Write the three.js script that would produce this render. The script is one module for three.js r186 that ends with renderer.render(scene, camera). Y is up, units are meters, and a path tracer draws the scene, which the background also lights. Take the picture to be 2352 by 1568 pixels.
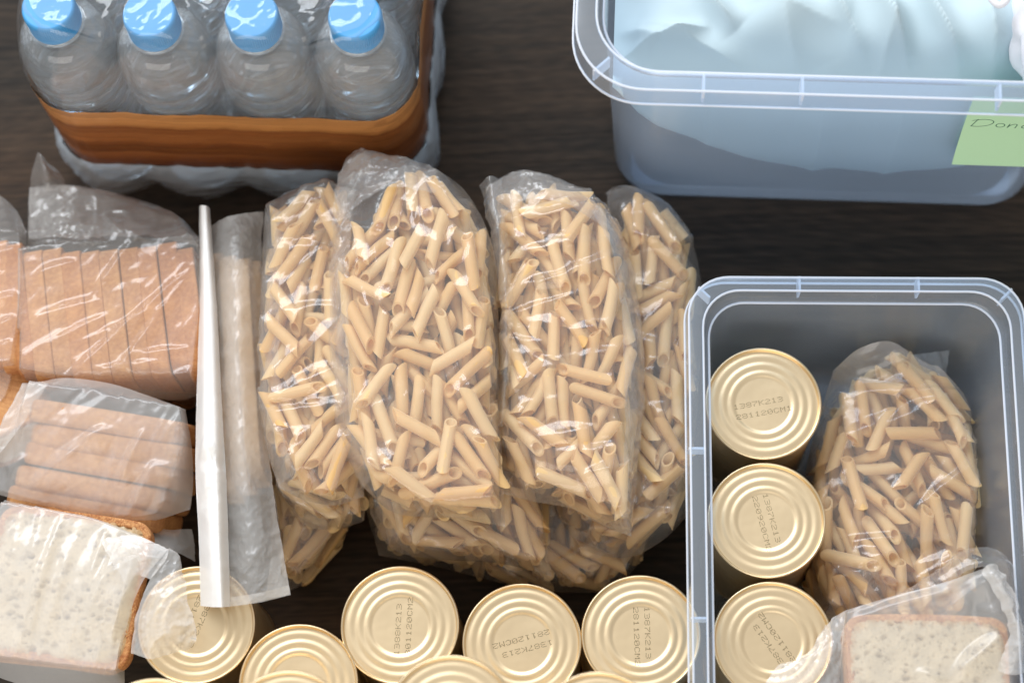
import * as THREE from 'three';
import { mergeGeometries } from 'three/addons/utils/BufferGeometryUtils.js';
import { RectAreaLightUniformsLib } from 'three/addons/lights/RectAreaLightUniformsLib.js';
import { createNoise2D, createNoise3D } from 'simplex-noise';

// ---------------------------------------------------------------- camera, light, exposure
const scene = new THREE.Scene();
const EYE = 1.31, FPX = 4500, CX = 1176, CY = 784;           // eye height above the table; focal length and centre in pixels of a 2352 x 1568 frame
const TILT = Math.atan(1421 / 4500), ROLL = Math.atan(124 / 1416);
const fwd = new THREE.Vector3(0, -Math.cos(TILT), -Math.sin(TILT));
const up0 = new THREE.Vector3(0, Math.sin(TILT), -Math.cos(TILT)), rt0 = new THREE.Vector3(1, 0, 0);
const right = rt0.clone().multiplyScalar(Math.cos(ROLL)).addScaledVector(up0, -Math.sin(ROLL));
const up = up0.clone().multiplyScalar(Math.cos(ROLL)).addScaledVector(rt0, Math.sin(ROLL));
const eye = new THREE.Vector3(0, EYE, EYE * Math.tan(TILT));
const camera = new THREE.PerspectiveCamera(2 * Math.atan(784 / FPX) * 180 / Math.PI, 1.5, 0.05, 30);
camera.position.copy(eye);
camera.up.copy(up);
camera.lookAt(eye.clone().add(fwd));
camera.focus = 1.228;
camera.userData.fStop = 3.4;
scene.add(camera);

scene.background = new THREE.Color().setRGB(0.60, 0.588, 0.57);   // the bright, even room round the table
RectAreaLightUniformsLib.init();
const windowLight = new THREE.RectAreaLight(new THREE.Color().setRGB(0.95, 0.985, 1.03), 8.4, 2.9, 1.4);
windowLight.position.set(-0.7, 2.1, -2.1);
windowLight.lookAt(0, 0, 0);
windowLight.name = 'window_light';
scene.add(windowLight);
const roomLight = new THREE.RectAreaLight(new THREE.Color().setRGB(1.0, 0.94, 0.87), 2.7, 3.4, 2.0);   // the lit side of the room behind the photographer
roomLight.position.set(-0.9, 2.0, 2.7);
roomLight.lookAt(0, 0, 0);
roomLight.name = 'room_light';
scene.add(roomLight);

const renderer = new THREE.WebGLRenderer({ antialias: true });
renderer.toneMapping = THREE.LinearToneMapping;
renderer.toneMappingExposure = 1.06;
renderer.shadowMap.enabled = true;

// ---------------------------------------------------------------- helpers
function rng(seed) { let a = seed >>> 0; return () => { a = (a + 0x6d2b79f5) | 0; let t = Math.imul(a ^ (a >>> 15), 1 | a); t = (t + Math.imul(t ^ (t >>> 7), 61 | t)) ^ t; return ((t ^ (t >>> 14)) >>> 0) / 4294967296; }; }
const n2 = createNoise2D(rng(11)), n3 = createNoise3D(rng(12));
const V = (x, y, z) => new THREE.Vector3(x, y, z);
const clamp = THREE.MathUtils.clamp, lerp = THREE.MathUtils.lerp, sstep = THREE.MathUtils.smoothstep;
// the point at height h above the table that the photograph shows at pixel (px, py)
function at(px, py, h = 0) {
  const d = fwd.clone().addScaledVector(right, (px - CX) / FPX).addScaledVector(up, (CY - py) / FPX);
  return eye.clone().addScaledVector(d, (h - EYE) / d.y);
}
const taken = {};
function numbered(name) { const k = taken[name] = (taken[name] ?? -1) + 1; return k ? name + '_' + String(k).padStart(3, '0') : name; }
function tag(o, label, category, group) { o.userData.label = label; o.userData.category = category; if (group) o.userData.group = group; return o; }
function thing(name, label, category, group, pos) { const g = new THREE.Group(); g.name = numbered(name); if (pos) g.position.copy(pos); scene.add(g); return tag(g, label, category, group); }
function part(name, geo, mat, parent, label) { const m = new THREE.Mesh(geo, mat); m.name = name; m.castShadow = m.receiveShadow = true; if (label) m.userData.label = label; parent.add(m); return m; }
const std = (o) => new THREE.MeshStandardMaterial({ side: THREE.DoubleSide, ...o });
const phys = (o) => new THREE.MeshPhysicalMaterial({ side: THREE.DoubleSide, ...o });
const rgb = (r, g, b) => new THREE.Color().setRGB(r, g, b);
function canvasTex(w, h, draw, srgb = true) {
  const c = document.createElement('canvas'); c.width = w; c.height = h; draw(c.getContext('2d'), w, h);
  const t = new THREE.CanvasTexture(c); t.wrapS = t.wrapT = THREE.RepeatWrapping; t.magFilter = THREE.LinearFilter; if (srgb) t.colorSpace = THREE.SRGBColorSpace; return t;
}
function dataTex(w, h, f, srgb = true) {
  const d = new Uint8Array(w * h * 4);
  for (let y = 0; y < h; y++) for (let x = 0; x < w; x++) { const c = f(x / w, y / h, x, y), o = (y * w + x) * 4; d[o] = clamp(c[0], 0, 255); d[o + 1] = clamp(c[1], 0, 255); d[o + 2] = clamp(c[2], 0, 255); d[o + 3] = 255; }
  const t = new THREE.DataTexture(d, w, h); t.wrapS = t.wrapT = THREE.RepeatWrapping; t.magFilter = THREE.LinearFilter; if (srgb) t.colorSpace = THREE.SRGBColorSpace; t.needsUpdate = true; return t;
}
// noise that repeats over the unit square
function tiled(u, v, fx, fy, s = 0) { const a = u * 2 * Math.PI, b = v * 2 * Math.PI; return (n3(Math.cos(a) * fx / 6.283 + s, Math.sin(a) * fx / 6.283 + Math.cos(b) * fy / 6.283, Math.sin(b) * fy / 6.283 - s)); }

// ---------------------------------------------------------------- materials
const film = phys({ name: 'clear_film', color: rgb(0.97, 0.97, 0.97), transmission: 0.91, thickness: 0, roughness: 0.15, ior: 1.5 });
const haze = phys({ name: 'milky_film', color: rgb(0.95, 0.95, 0.94), transmission: 0.78, thickness: 0, roughness: 0.28, ior: 1.5 });
const breadBag = phys({ name: 'bread_bag_film', color: rgb(0.97, 0.965, 0.955), transmission: 0.885, thickness: 0, roughness: 0.16, ior: 1.5 });
const cloudy = phys({ name: 'cloudy_bag_film', color: rgb(0.96, 0.955, 0.945), transmission: 0.68, thickness: 0, roughness: 0.2, ior: 1.5 });
const milk = phys({ name: 'thick_milky_film', color: rgb(0.93, 0.92, 0.90), transmission: 0.72, thickness: 0, roughness: 0.3, ior: 1.5 });
const boxPlastic = phys({ name: 'box_plastic', color: rgb(0.78, 0.88, 1.0), transmission: 0.82, thickness: 0, roughness: 0.22, ior: 1.49 });
const boxEdge = phys({ name: 'box_edge_plastic', color: rgb(0.92, 0.95, 1.0), transmission: 0.45, thickness: 0, roughness: 0.3, ior: 1.49 });
const pet = phys({ name: 'bottle_plastic', color: rgb(0.91, 0.965, 1.0), transmission: 0.87, thickness: 0, roughness: 0.02, ior: 1.57 });
const wrapFilm = phys({ name: 'shrink_film', color: rgb(0.97, 0.98, 0.99), transmission: 0.95, thickness: 0, roughness: 0.09, ior: 1.5 });
const water = phys({ name: 'water', color: rgb(1, 1, 1), transmission: 1, thickness: 0.05, roughness: 0, ior: 1.333 });
const capBlue = std({ name: 'blue_plastic', color: rgb(0.06, 0.31, 0.63), roughness: 0.45 });
const wrapLow = phys({ name: 'gathered_shrink_film', color: rgb(0.80, 0.90, 1.0), transmission: 0.66, thickness: 0, roughness: 0.2, ior: 1.5 });
const gold = rgb(0.81, 0.65, 0.425);
const canBody = std({ name: 'can_side', color: gold, metalness: 1, roughness: 0.4 });
const canRim = std({ name: 'can_rim', color: gold, metalness: 1, roughness: 0.3 });
const pastaMats = [[0.925, 0.70, 0.345], [0.94, 0.735, 0.39], [0.905, 0.66, 0.30], [0.945, 0.765, 0.44]].map(([r, g, b], i) => phys({ name: 'pasta_' + i, color: rgb(r, g, b), roughness: 0.6, transmission: 0.5, thickness: 0, ior: 1.4 }));

// ---------------------------------------------------------------- table
{
  const tex = dataTex(1024, 1024, (u, v) => {
    const g = tiled(u, v, 6, 260, 1) * 0.5 + tiled(u, v, 22, 520, 5) * 0.35, c = tiled(u, v, 3, 14, 9), k = tiled(u, v, 90, 400, 20);
    const s = 1 + g * 0.42 + c * 0.2 + k * 0.2;
    return [46 * s + c * 4, 37 * s, 29 * s - c * 3];
  });
  tex.repeat.set(1.6, 1.6);
  const bump = dataTex(512, 512, (u, v) => { const g = 128 + 70 * tiled(u, v, 8, 260, 3) + 40 * tiled(u, v, 60, 300, 7); return [g, g, g]; }, false);
  bump.repeat.set(3, 3);
  const g = new THREE.BoxGeometry(2.6, 0.03, 2.0);
  const m = part('table', g, phys({ name: 'dark_wood', map: tex, bumpMap: bump, bumpScale: 0.0003, roughness: 0.62, specularIntensity: 0.35 }), scene);
  m.position.set(0, -0.015, 0); m.rotation.y = -0.05; m.userData.kind = 'structure';
}

// ---------------------------------------------------------------- sheets of film: a taut membrane hung from its edge and held up by what lies under it
function polyline(pts, n) {                                           // pts: Vector3[]; n + 1 samples
  if (pts.length === 2) return Array.from({ length: n + 1 }, (_, i) => pts[0].clone().lerp(pts[1], i / n));
  return new THREE.CatmullRomCurve3(pts, false, 'centripetal').getPoints(n);
}
const px3 = (l) => l.map(([x, y, h]) => at(x, y, h));
function coons(top, rightS, bottom, left, nu, nv) {
  const T = polyline(px3(top), nu), B = polyline(px3(bottom), nu), L = polyline(px3(left), nv), R = polyline(px3(rightS), nv), out = [];
  for (let j = 0; j <= nv; j++) for (let i = 0; i <= nu; i++) {
    const u = i / nu, v = j / nv, p = V(0, 0, 0);
    p.addScaledVector(T[i], 1 - v).addScaledVector(B[i], v).addScaledVector(L[j], 1 - u).addScaledVector(R[j], u);
    p.addScaledVector(T[0], -(1 - u) * (1 - v)).addScaledVector(T[nu], -u * (1 - v)).addScaledVector(B[0], -(1 - u) * v).addScaledVector(B[nu], -u * v);
    out.push(p);
  }
  return out;
}
function gridGeo(P, nu, nv) {
  const pos = new Float32Array(P.length * 3), uv = new Float32Array(P.length * 2), idx = [];
  P.forEach((p, k) => { p.toArray(pos, k * 3); uv[k * 2] = p.x; uv[k * 2 + 1] = p.z; });
  for (let j = 0; j < nv; j++) for (let i = 0; i < nu; i++) { const a = j * (nu + 1) + i, b = a + 1, c = a + nu + 1, d = c + 1; idx.push(a, c, b, b, c, d); }
  const g = new THREE.BufferGeometry();
  g.setAttribute('position', new THREE.BufferAttribute(pos, 3)); g.setAttribute('uv', new THREE.BufferAttribute(uv, 2)); g.setIndex(idx); g.computeVertexNormals();
  return g;
}
// folds: sharp tent-shaped ridges; each [x, z, dirx, dirz, half length, half width, height]
function randomFolds(P, count, seed, o = {}) {
  const r = rng(seed), out = [];
  for (let k = 0; k < count; k++) {
    const p = P[Math.floor(r() * P.length)], a = (o.angle ?? 0) + (r() - 0.5) * (o.spread ?? 1.2), big = r() ** 1.6;
    out.push([p.x, p.z, Math.cos(a), Math.sin(a), lerp(0.010, o.len ?? 0.042, big), lerp(0.0022, o.wide ?? 0.0062, r()), lerp(0.0004, o.high ?? 0.0022, big) * (r() < 0.3 ? -0.6 : 1)]);
  }
  return out;
}
const pxFold = ([x1, y1, x2, y2, w, a], h) => { const p = at(x1, y1, h), q = at(x2, y2, h), m = p.clone().add(q).multiplyScalar(0.5), d = q.clone().sub(p), L = Math.hypot(d.x, d.z); return [m.x, m.z, d.x / L, d.z / L, L / 2, w, a]; };
function foldHeight(folds, x, z) {
  let s = 0;
  for (const [fx, fz, dx, dz, L, w, a] of folds) {
    const ex = x - fx, ez = z - fz, t = (ex * dx + ez * dz) / L;
    if (t < -1 || t > 1) continue;
    const k = 1 - t * t, d = (ex * -dz + ez * dx) / (w * (0.35 + 0.65 * k));
    if (d < -1 || d > 1.8) continue;
    s += a * k * (d < 0 ? 1 + d : 1 - d / 1.8);                         // one steep and one gentle side
  }
  return s;
}
const crackle = (x, z, s, seed) => { const a = n3(x * s, z * s, seed), b = n3(x * s * 2.3, z * s * 2.3, seed + 9); return (1 - Math.abs(a)) + 0.4 * (1 - Math.abs(b)); };
function sheet(s) {                                                   // { top, right, bottom, left, step, content, iter, folds, crinkle, seed }
  const size = Math.max(0.02, px3(s.top).reduce((l, p, i, A) => l + (i ? p.distanceTo(A[i - 1]) : 0), 0), px3(s.bottom).reduce((l, p, i, A) => l + (i ? p.distanceTo(A[i - 1]) : 0), 0));
  const sizeV = Math.max(0.02, px3(s.left).reduce((l, p, i, A) => l + (i ? p.distanceTo(A[i - 1]) : 0), 0), px3(s.right).reduce((l, p, i, A) => l + (i ? p.distanceTo(A[i - 1]) : 0), 0));
  const step = s.step ?? 0.0014, nu = Math.max(8, Math.min(220, Math.round(size / step))), nv = Math.max(8, Math.min(260, Math.round(sizeV / step)));
  const P = coons(s.top, s.right, s.bottom, s.left, nu, nv), W = nu + 1;
  if (s.content) {
    const c = P.map((p) => s.content(p.x, p.z));
    P.forEach((p, k) => { const i = k % W, j = (k - i) / W; if (i > 0 && i < nu && j > 0 && j < nv && c[k] > p.y) p.y = c[k]; });
    for (let it = 0; it < (s.iter ?? 260); it++) {
      for (let j = 1; j < nv; j++) for (let i = 1; i < nu; i++) {
        const k = j * W + i; let y = (P[k - 1].y + P[k + 1].y + P[k - W].y + P[k + W].y) * 0.25 - (s.sag ?? 0);
        P[k].y = Math.max(c[k], y);
      }
    }
  }
  if (s.bulge) for (let j = 0; j <= nv; j++) for (let i = 0; i <= nu; i++) P[j * W + i].y += s.bulge * Math.sin(Math.PI * i / nu) ** 0.7 * Math.sin(Math.PI * j / nv) ** 0.7;
  const folds = s.folds ?? [];
  if (s.slack) P.forEach((p, k) => { const i = k % W, j = (k - i) / W, e = Math.min(1, Math.min(i, nu - i, j, nv - j) * step / 0.012), free = sstep(p.y - s.content(p.x, p.z), 0.003, 0.02); p.y += e * free * s.slack * (crackle(p.x, p.z, 17, 60 + (s.seed ?? 1)) - 0.75); });
  const seed = s.seed ?? 1;
  for (let j = 0; j <= nv; j++) for (let i = 0; i <= nu; i++) {
    const p = P[j * W + i], e = s.free ? 1 : Math.min(1, Math.min(i, nu - i) * step / 0.008, Math.min(j, nv - j) * step / 0.008);
    p.y += e * foldHeight(folds, p.x, p.z) + (0.15 + 0.85 * e) * (s.crinkle ?? 0.0006) * (crackle(p.x, p.z, 38, seed) - 0.9) + e * (s.crinkle ?? 0.0006) * 0.12 * (crackle(p.x, p.z, 110, seed + 3) - 0.9);
  }
  return { geo: gridGeo(P, nu, nv), P, nu, nv };
}
// a free flap through a net of control points, rows of [px, py, h]
function flapGeo(rows, nu, nv, o = {}) {
  const cols = rows.map((r) => polyline(px3(r), nu)), P = [];
  const lines = Array.from({ length: nu + 1 }, (_, i) => polyline(cols.map((c) => c[i]), nv));
  for (let j = 0; j <= nv; j++) for (let i = 0; i <= nu; i++) P.push(lines[i][j].clone());
  const g0 = gridGeo(P, nu, nv), N = g0.attributes.normal, s = o.crinkle ?? 0.0012, seed = o.seed ?? 2;
  P.forEach((p, k) => { const d = s * (crackle(p.x, p.z, o.scale ?? 42, seed) - 0.9) + s * 0.3 * (crackle(p.x, p.z, 130, seed + 3) - 0.9) + foldHeight(o.folds ?? [], p.x, p.z); p.x += N.getX(k) * d; p.y += N.getY(k) * d; p.z += N.getZ(k) * d; });
  return gridGeo(P, nu, nv);
}

// ---------------------------------------------------------------- storage boxes
function roundRect(a, b, r, n = 10) {                                  // loop of [x, z], half sizes a, b
  const out = [];
  for (const [sx, sz, t0] of [[1, 1, 0], [-1, 1, 1], [-1, -1, 2], [1, -1, 3]]) for (let k = 0; k <= n; k++) { const t = (t0 + k / n) * Math.PI / 2; out.push([sx * (a - r) + r * Math.cos(t), sz * (b - r) + r * Math.sin(t)]); }
  const dense = [];                                                     // points along the straights too
  out.forEach((p, i) => { const q = out[(i + 1) % out.length], L = Math.hypot(q[0] - p[0], q[1] - p[1]), m = Math.max(1, Math.round(L / 0.012)); for (let k = 0; k < m; k++) dense.push([lerp(p[0], q[0], k / m), lerp(p[1], q[1], k / m)]); });
  return dense;
}
function loftLoops(loops) {                                            // loops: arrays of Vector3 of one length
  const n = loops[0].length, pos = [], idx = [], uv = [];
  loops.forEach((l, j) => { for (let i = 0; i <= n; i++) { const p = l[i % n]; pos.push(p.x, p.y, p.z); uv.push(i / n, j / (loops.length - 1)); } });
  for (let j = 0; j + 1 < loops.length; j++) for (let i = 0; i < n; i++) { const a = j * (n + 1) + i, c = a + n + 1; idx.push(a, c, a + 1, a + 1, c, c + 1); }
  const g = new THREE.BufferGeometry(); g.setAttribute('position', new THREE.Float32BufferAttribute(pos, 3)); g.setAttribute('uv', new THREE.Float32BufferAttribute(uv, 2)); g.setIndex(idx); g.computeVertexNormals(); return g;
}
function tubeLoop(pts, r) { return new THREE.TubeGeometry(new THREE.CatmullRomCurve3(pts, true, 'centripetal'), pts.length * 2, r, 6, true); }
function storageBox({ a, b, h, rad, center, yaw, label, ribs, over, draft }) {
  const g = thing('storage_box', label, 'storage box', 'clear plastic storage boxes', V(center.x, 0, center.z)); g.rotation.y = yaw;
  const base = roundRect(a, b, rad);
  const loop = (inset, y) => base.map(([x, z]) => { const kx = (a - inset) / a, kz = (b - inset) / b; return V(x * kx, y, z * kz); });
  const o = over;
  part('rim', loftLoops([loop(-0.0012, h - 0.017), loop(0, h - 0.002), loop(0.0012, h), loop(o, h), loop(o + 0.0008, h - 0.002), loop(o + 0.002, h - 0.011), loop(o + 0.0055, h - 0.0125)]), boxPlastic, g);
  const wl = []; for (let k = 0; k <= 8; k++) wl.push(loop(o + 0.0055 + draft * k / 8, lerp(h - 0.0125, 0.016, k / 8)));
  wl.push(loop(o + draft + 0.0075, 0.008), loop(o + draft + 0.0115, 0.0035), loop(o + draft + 0.018, 0.0016));
  part('wall', loftLoops(wl), boxPlastic, g);
  const fl = roundRect(a - o - draft - 0.018, b - o - draft - 0.018, Math.max(0.008, rad - o - 0.02)), sh = new THREE.Shape(fl.map(([x, z]) => new THREE.Vector2(x, -z)));
  const fg = new THREE.ShapeGeometry(sh); fg.rotateX(-Math.PI / 2); fg.translate(0, 0.0016, 0); part('floor', fg, boxPlastic, g);
  for (const [i, y, r] of [[-0.0012, h - 0.017, 0.0008], [0.0006, h - 0.0006, 0.0008], [o + 0.0004, h - 0.0006, 0.0008], [o + 0.0048, h - 0.0125, 0.0008]]) part('rim_edge', tubeLoop(loop(i, y), r), boxEdge, g);
  for (const [x, z, t] of ribs) { const rb = new THREE.BoxGeometry(o + 0.001, 0.013, 0.0014); const m = part('rib', rb, boxEdge, g); m.position.set(x, h - 0.0075, z); m.rotation.y = t; }
  return g;
}
const H1 = 0.25, H2 = 0.13;
let boxA, boxB;
{ // the box with clothes
  const A = at(1500, 207, H1), B = at(2300, 231, H1), e1 = B.clone().sub(A).normalize(), e2 = V(e1.z, 0, -e1.x);
  const s0 = at(1322, 40, H1).sub(A).dot(e1), w = 0.352, d = 0.25, c = A.clone().addScaledVector(e1, s0 + w / 2).addScaledVector(e2, d / 2);
  boxA = { c, e1, e2, w, d, h: H1 };
  const o = 0.012, a = w / 2, b = d / 2, toX = (px, py) => at(px, py, H1).sub(c).dot(e1), ribs = [];
  for (const px of [1617, 1845, 2300]) ribs.push([toX(px, 210), b - o / 2, Math.PI / 2]);
  for (const [sx, t] of [[-1, -Math.PI / 4]]) ribs.push([sx * (a - 0.0165), b - 0.0165, Math.PI / 4]);
  ribs.push([-(a - o / 2), 0, 0]);
  storageBox({ a, b, h: H1, rad: 0.042, draft: 0.011, center: c, yaw: Math.atan2(-e1.z, e1.x), over: o, ribs, label: 'frosted plastic box holding pale aqua cloth, green paper note on its side' });
}
{ // the box with cans, pasta and bread
  const A = at(1720, 634, H2), B = at(2250, 637, H2), e1 = B.clone().sub(A).normalize(), e2 = V(e1.z, 0, -e1.x);
  const s0 = at(1583, 900, H2).sub(A).dot(e1), s1 = at(2368, 900, H2).sub(A).dot(e1), w = s1 - s0, d = 0.34, c = A.clone().addScaledVector(e1, s0 + w / 2).addScaledVector(e2, -d / 2);
  boxB = { c, e1, e2, w, d, h: H2 };
  const o = 0.009, a = w / 2, b = d / 2, toX = (px, py) => at(px, py, H2).sub(c).dot(e1), toZ = (px, py) => -at(px, py, H2).sub(c).dot(e2), ribs = [];
  for (const px of [1838, 2112]) ribs.push([toX(px, 655), -b + o / 2, Math.PI / 2]);
  for (const py of [1028, 1418]) ribs.push([-a + o / 2, toZ(1595, py), 0]);
  ribs.push([a - 0.0105, -b + 0.0105, Math.PI / 4]);
  ribs.push([-a + 0.0105, -b + 0.0105, -Math.PI / 4]);
  storageBox({ a, b, h: H2, rad: 0.026, draft: 0.007, center: c, yaw: Math.atan2(-e1.z, e1.x), over: o, ribs, label: 'clear plastic box holding three gold cans, a pasta bag and bagged bread' });
}
const inA = (u, d, h) => boxA.c.clone().addScaledVector(boxA.e1, u).addScaledVector(boxA.e2, d).setY(h);   // u along the front, d from the middle away from the viewer

// ---------------------------------------------------------------- gold cans
const CR = 0.037, CH = 0.101;
const GLYPH = { 0: '0111010001100111010111001100010111 0', 1: '00100011000010000100001000010001110', 2: '01110100010000100110010001000011111', 3: '11110000010000101110000010000111110', 7: '11111000010001000100010000100001000', 8: '01110100011000101110100011000101110', 9: '01110100011000101111000010001001100', K: '10001100101010011000101001001010001', C: '01110100011000010000100001000101110', M: '10001110111010110101100011000110001', B: '11110100011000111110100011000111110', 6: '01100100001000011110100011000101110', 4: '00010001100101010010111110001000010' };
function lidTexture(l1, l2, turn, off, weak) {
  const r = rng(l1.length * 7 + Math.round(turn * 100) + 400);
  return canvasTex(1024, 1024, (g) => {
    g.fillStyle = '#fff'; g.fillRect(0, 0, 1024, 1024);
    for (let k = 0; k < 900; k++) { g.fillStyle = `rgba(${200 + r() * 55},${195 + r() * 50},${190 + r() * 50},${0.05 + r() * 0.08})`; const x = r() * 1024, y = r() * 1024; g.fillRect(x, y, 1 + r() * 3, 1 + r() * 3); }
    g.translate(512 + off[0], 512 + off[1]); g.rotate(turn);
    const pm = 1024 / (2 * CR * 1000), pitch = 4.1 * pm, ch = 3.3 * pm;
    [l1, l2].forEach((t, row) => [...t].forEach((c, i) => {
      const b = GLYPH[c].replace(/ /g, ''), x0 = (i - (Math.max(l1.length, l2.length)) / 2 + (row ? 0.05 : 0.0)) * pitch, y0 = (row ? 0.65 : -1.0) * ch * 1.25;
      for (let k = 0; k < 35; k++) if (b[k] === '1') { const x = x0 + (k % 5) * pitch * 0.165, y = y0 + Math.floor(k / 5) * ch / 7; g.fillStyle = `rgba(58,52,38,${weak * (0.55 + 0.45 * r())})`; g.beginPath(); g.ellipse(x + (r() - 0.5) * 2, y + (r() - 0.5) * 2, 4.6, 3.1, 0, 0, 7); g.fill(); }
    }));
  });
}
const lidProfile = [];
{
  const bump = (r, c, w) => { const t = Math.abs(r - c) / w; return t < 1 ? 0.5 + 0.5 * Math.cos(Math.PI * t) : 0; };
  for (let k = 0; k <= 110; k++) { const r = 0.0348 * k / 110; lidProfile.push([r, CH - 0.0032 + 0.00034 * bump(r, 0.0204, 0.0027) + 0.00038 * bump(r, 0.0256, 0.0029) + 0.00032 * bump(r, 0.0312, 0.0030) + 0.0004 * sstep(r, 0.017, 0.0195)]); }
}
const lidGeo = new THREE.LatheGeometry(lidProfile.map(([r, y]) => new THREE.Vector2(Math.max(r, 1e-5), y)), 96);
{ const p = lidGeo.attributes.position; for (let i = 0; i < p.count; i++) { const x = p.getX(i), z = p.getZ(i); p.setY(i, p.getY(i) + 0.00009 * n2(x * 35, z * 35) + 0.00002 * n2(x * 130, z * 130)); } lidGeo.computeVertexNormals(); }
{ const p = lidGeo.attributes.position, uv = lidGeo.attributes.uv; for (let i = 0; i < p.count; i++) uv.setXY(i, 0.5 + p.getX(i) / (2 * CR), 0.5 - p.getZ(i) / (2 * CR)); }
const rimProf = (y, s) => [[0.0347, y - 0.0031], [0.0352, y - 0.0016], [0.0354, y - 0.0006], [0.0359, y], [0.0365, y - 0.0002], [0.0370, y - 0.0009], [0.0371, y - 0.0022], [0.0368, y - 0.0031], [0.0363, y - 0.0034]].map(([r, q]) => new THREE.Vector2(r, q));
const rimGeo = new THREE.LatheGeometry(rimProf(CH), 96);
const bodyPts = [new THREE.Vector2(0.0005, 0.002), new THREE.Vector2(0.034, 0.002), new THREE.Vector2(0.0352, 0.0002), new THREE.Vector2(0.0368, 0.0002), new THREE.Vector2(0.0370, 0.0022), new THREE.Vector2(0.0361, 0.0036)];
for (let k = 0; k <= 40; k++) { const y = lerp(0.004, CH - 0.0036, k / 40), q = k > 10 && k < 30 ? 0.0004 * Math.cos((k - 10) * 1.57) : 0; bodyPts.push(new THREE.Vector2(0.0361 - 0.0003 + q, y)); }
const bodyGeo = new THREE.LatheGeometry(bodyPts, 72);
const lidMats = {};
function lidMat(l1, l2, turn, off = [0, 0], weak = 0.6) {
  const key = l1 + l2 + turn; if (!lidMats[key]) lidMats[key] = std({ name: 'gold_lid', color: gold, metalness: 1, roughness: 0.4, map: lidTexture(l1, l2, turn, off, weak) }); return lidMats[key];
}
const plainLid = std({ name: 'gold_lid_plain', color: gold, metalness: 1, roughness: 0.4 });
function can(px, py, h0, mat, label, group) {
  const top = at(px, py, h0 + CH), g = thing('tin_can', label, 'can', group, V(top.x, h0, top.z));
  part('body', bodyGeo, canBody, g); part('rim', rimGeo, canRim, g); part('lid', lidGeo, mat, g);
  g.rotation.x = 0.012 * Math.sin(px * 1.7); g.rotation.z = 0.012 * Math.sin(py * 2.3 + px);
  return g;
}
const R = Math.PI / 180, loose = 'gold cans standing on the table', boxed = 'gold cans in the clear box';
can(452, 1430, 0, lidMat('1387K213', '281120CM2', 116 * R, [-20, 0]), 'gold can half under the bread bag and the white folded plastic', loose);
can(681, 1566, 0, plainLid, 'gold can with a plain lid, another can stacked partly over it', loose);
can(922, 1433, 0, lidMat('1388K213', '301120CM2', -83 * R, [20, 0]), 'gold can printed 1388K213 301120CM2, in front of the pasta bags', loose);
can(1199, 1473, 0, lidMat('1387K213', '281120CM2', 170 * R, [0, 20]), 'gold can whose 281120CM2 print stands upside down, between two other gold cans', loose);
can(1474, 1460, 0, lidMat('1387K213', '281120CM2', 94 * R, [20, 20]), 'gold can on the table touching the outside of the clear box', loose);
can(1757, 922, 0.003, lidMat('1387K213', '281120CM1', -5 * R, [0, 20], 0.5), 'gold can printed 281120CM1, in the back corner of the clear box', boxed);
can(1766, 1197, 0.003, lidMat('1387K213', '220920CM2', 82 * R, [20, 20], 0.5), 'gold can printed 220920CM2, middle of the three in the box', boxed);
can(1776, 1472, 0.003, lidMat('1387K213', '281120CM2', -119 * R, [-10, -10]), 'gold can partly under the bread bag in the clear box', boxed);
const upper = 'gold cans stacked on other cans';
for (const [x, y, l] of [[342, 1711, 'gold can stacked beside the bagged white bread slices'], [654, 1693, 'gold can stacked over the plain-lidded can'], [1040, 1652, 'gold can stacked in front of the 1388K213 can'], [1374, 1699, 'gold can stacked in front of the can touching the box']]) can(x, y, CH, plainLid, l, upper);
for (const [x, y] of [[420, 1745], [835, 1790], [1064, 1724], [1372, 1742]]) can(x, y, 0, plainLid, 'gold can standing under the stacked gold cans', 'gold cans carrying the stacked cans');

// ---------------------------------------------------------------- water bottles
const BH = 0.22, BR = 0.0316;
const bottleProf = [[0.002, 0.006], [0.012, 0.004], [0.022, 0.0008], [0.027, 0.0012], [0.0305, 0.006], [BR, 0.012]];
for (let k = 0; k <= 80; k++) { const y = lerp(0.014, 0.156, k / 80), q = (y % 0.0135) / 0.0135; bottleProf.push([BR - 0.0012 * Math.max(0, 1 - Math.abs(q - 0.5) / 0.22) ** 1.0, y]); }
for (let k = 1; k <= 16; k++) { const t = k / 16; bottleProf.push([lerp(BR, 0.0145, t ** 1.9), 0.156 + 0.0365 * Math.sin(t * Math.PI / 2) ** 0.9]); }
bottleProf.push([0.0143, 0.194], [0.0143, 0.1972], [0.0178, 0.1976], [0.0180, 0.1990], [0.0143, 0.1994], [0.0143, 0.216]);
const bottleGeo = new THREE.LatheGeometry(bottleProf.map(([r, y]) => new THREE.Vector2(r, y)), 64);
const waterProf = bottleProf.filter(([r, y]) => y < 0.184).map(([r, y]) => new THREE.Vector2(Math.max(0.0004, r - 0.0007), y + 0.0006));
waterProf.unshift(new THREE.Vector2(0.0001, waterProf[0].y)); waterProf.push(new THREE.Vector2(0.0001, waterProf.at(-1).y));
const waterGeo = new THREE.LatheGeometry(waterProf, 48);
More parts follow.
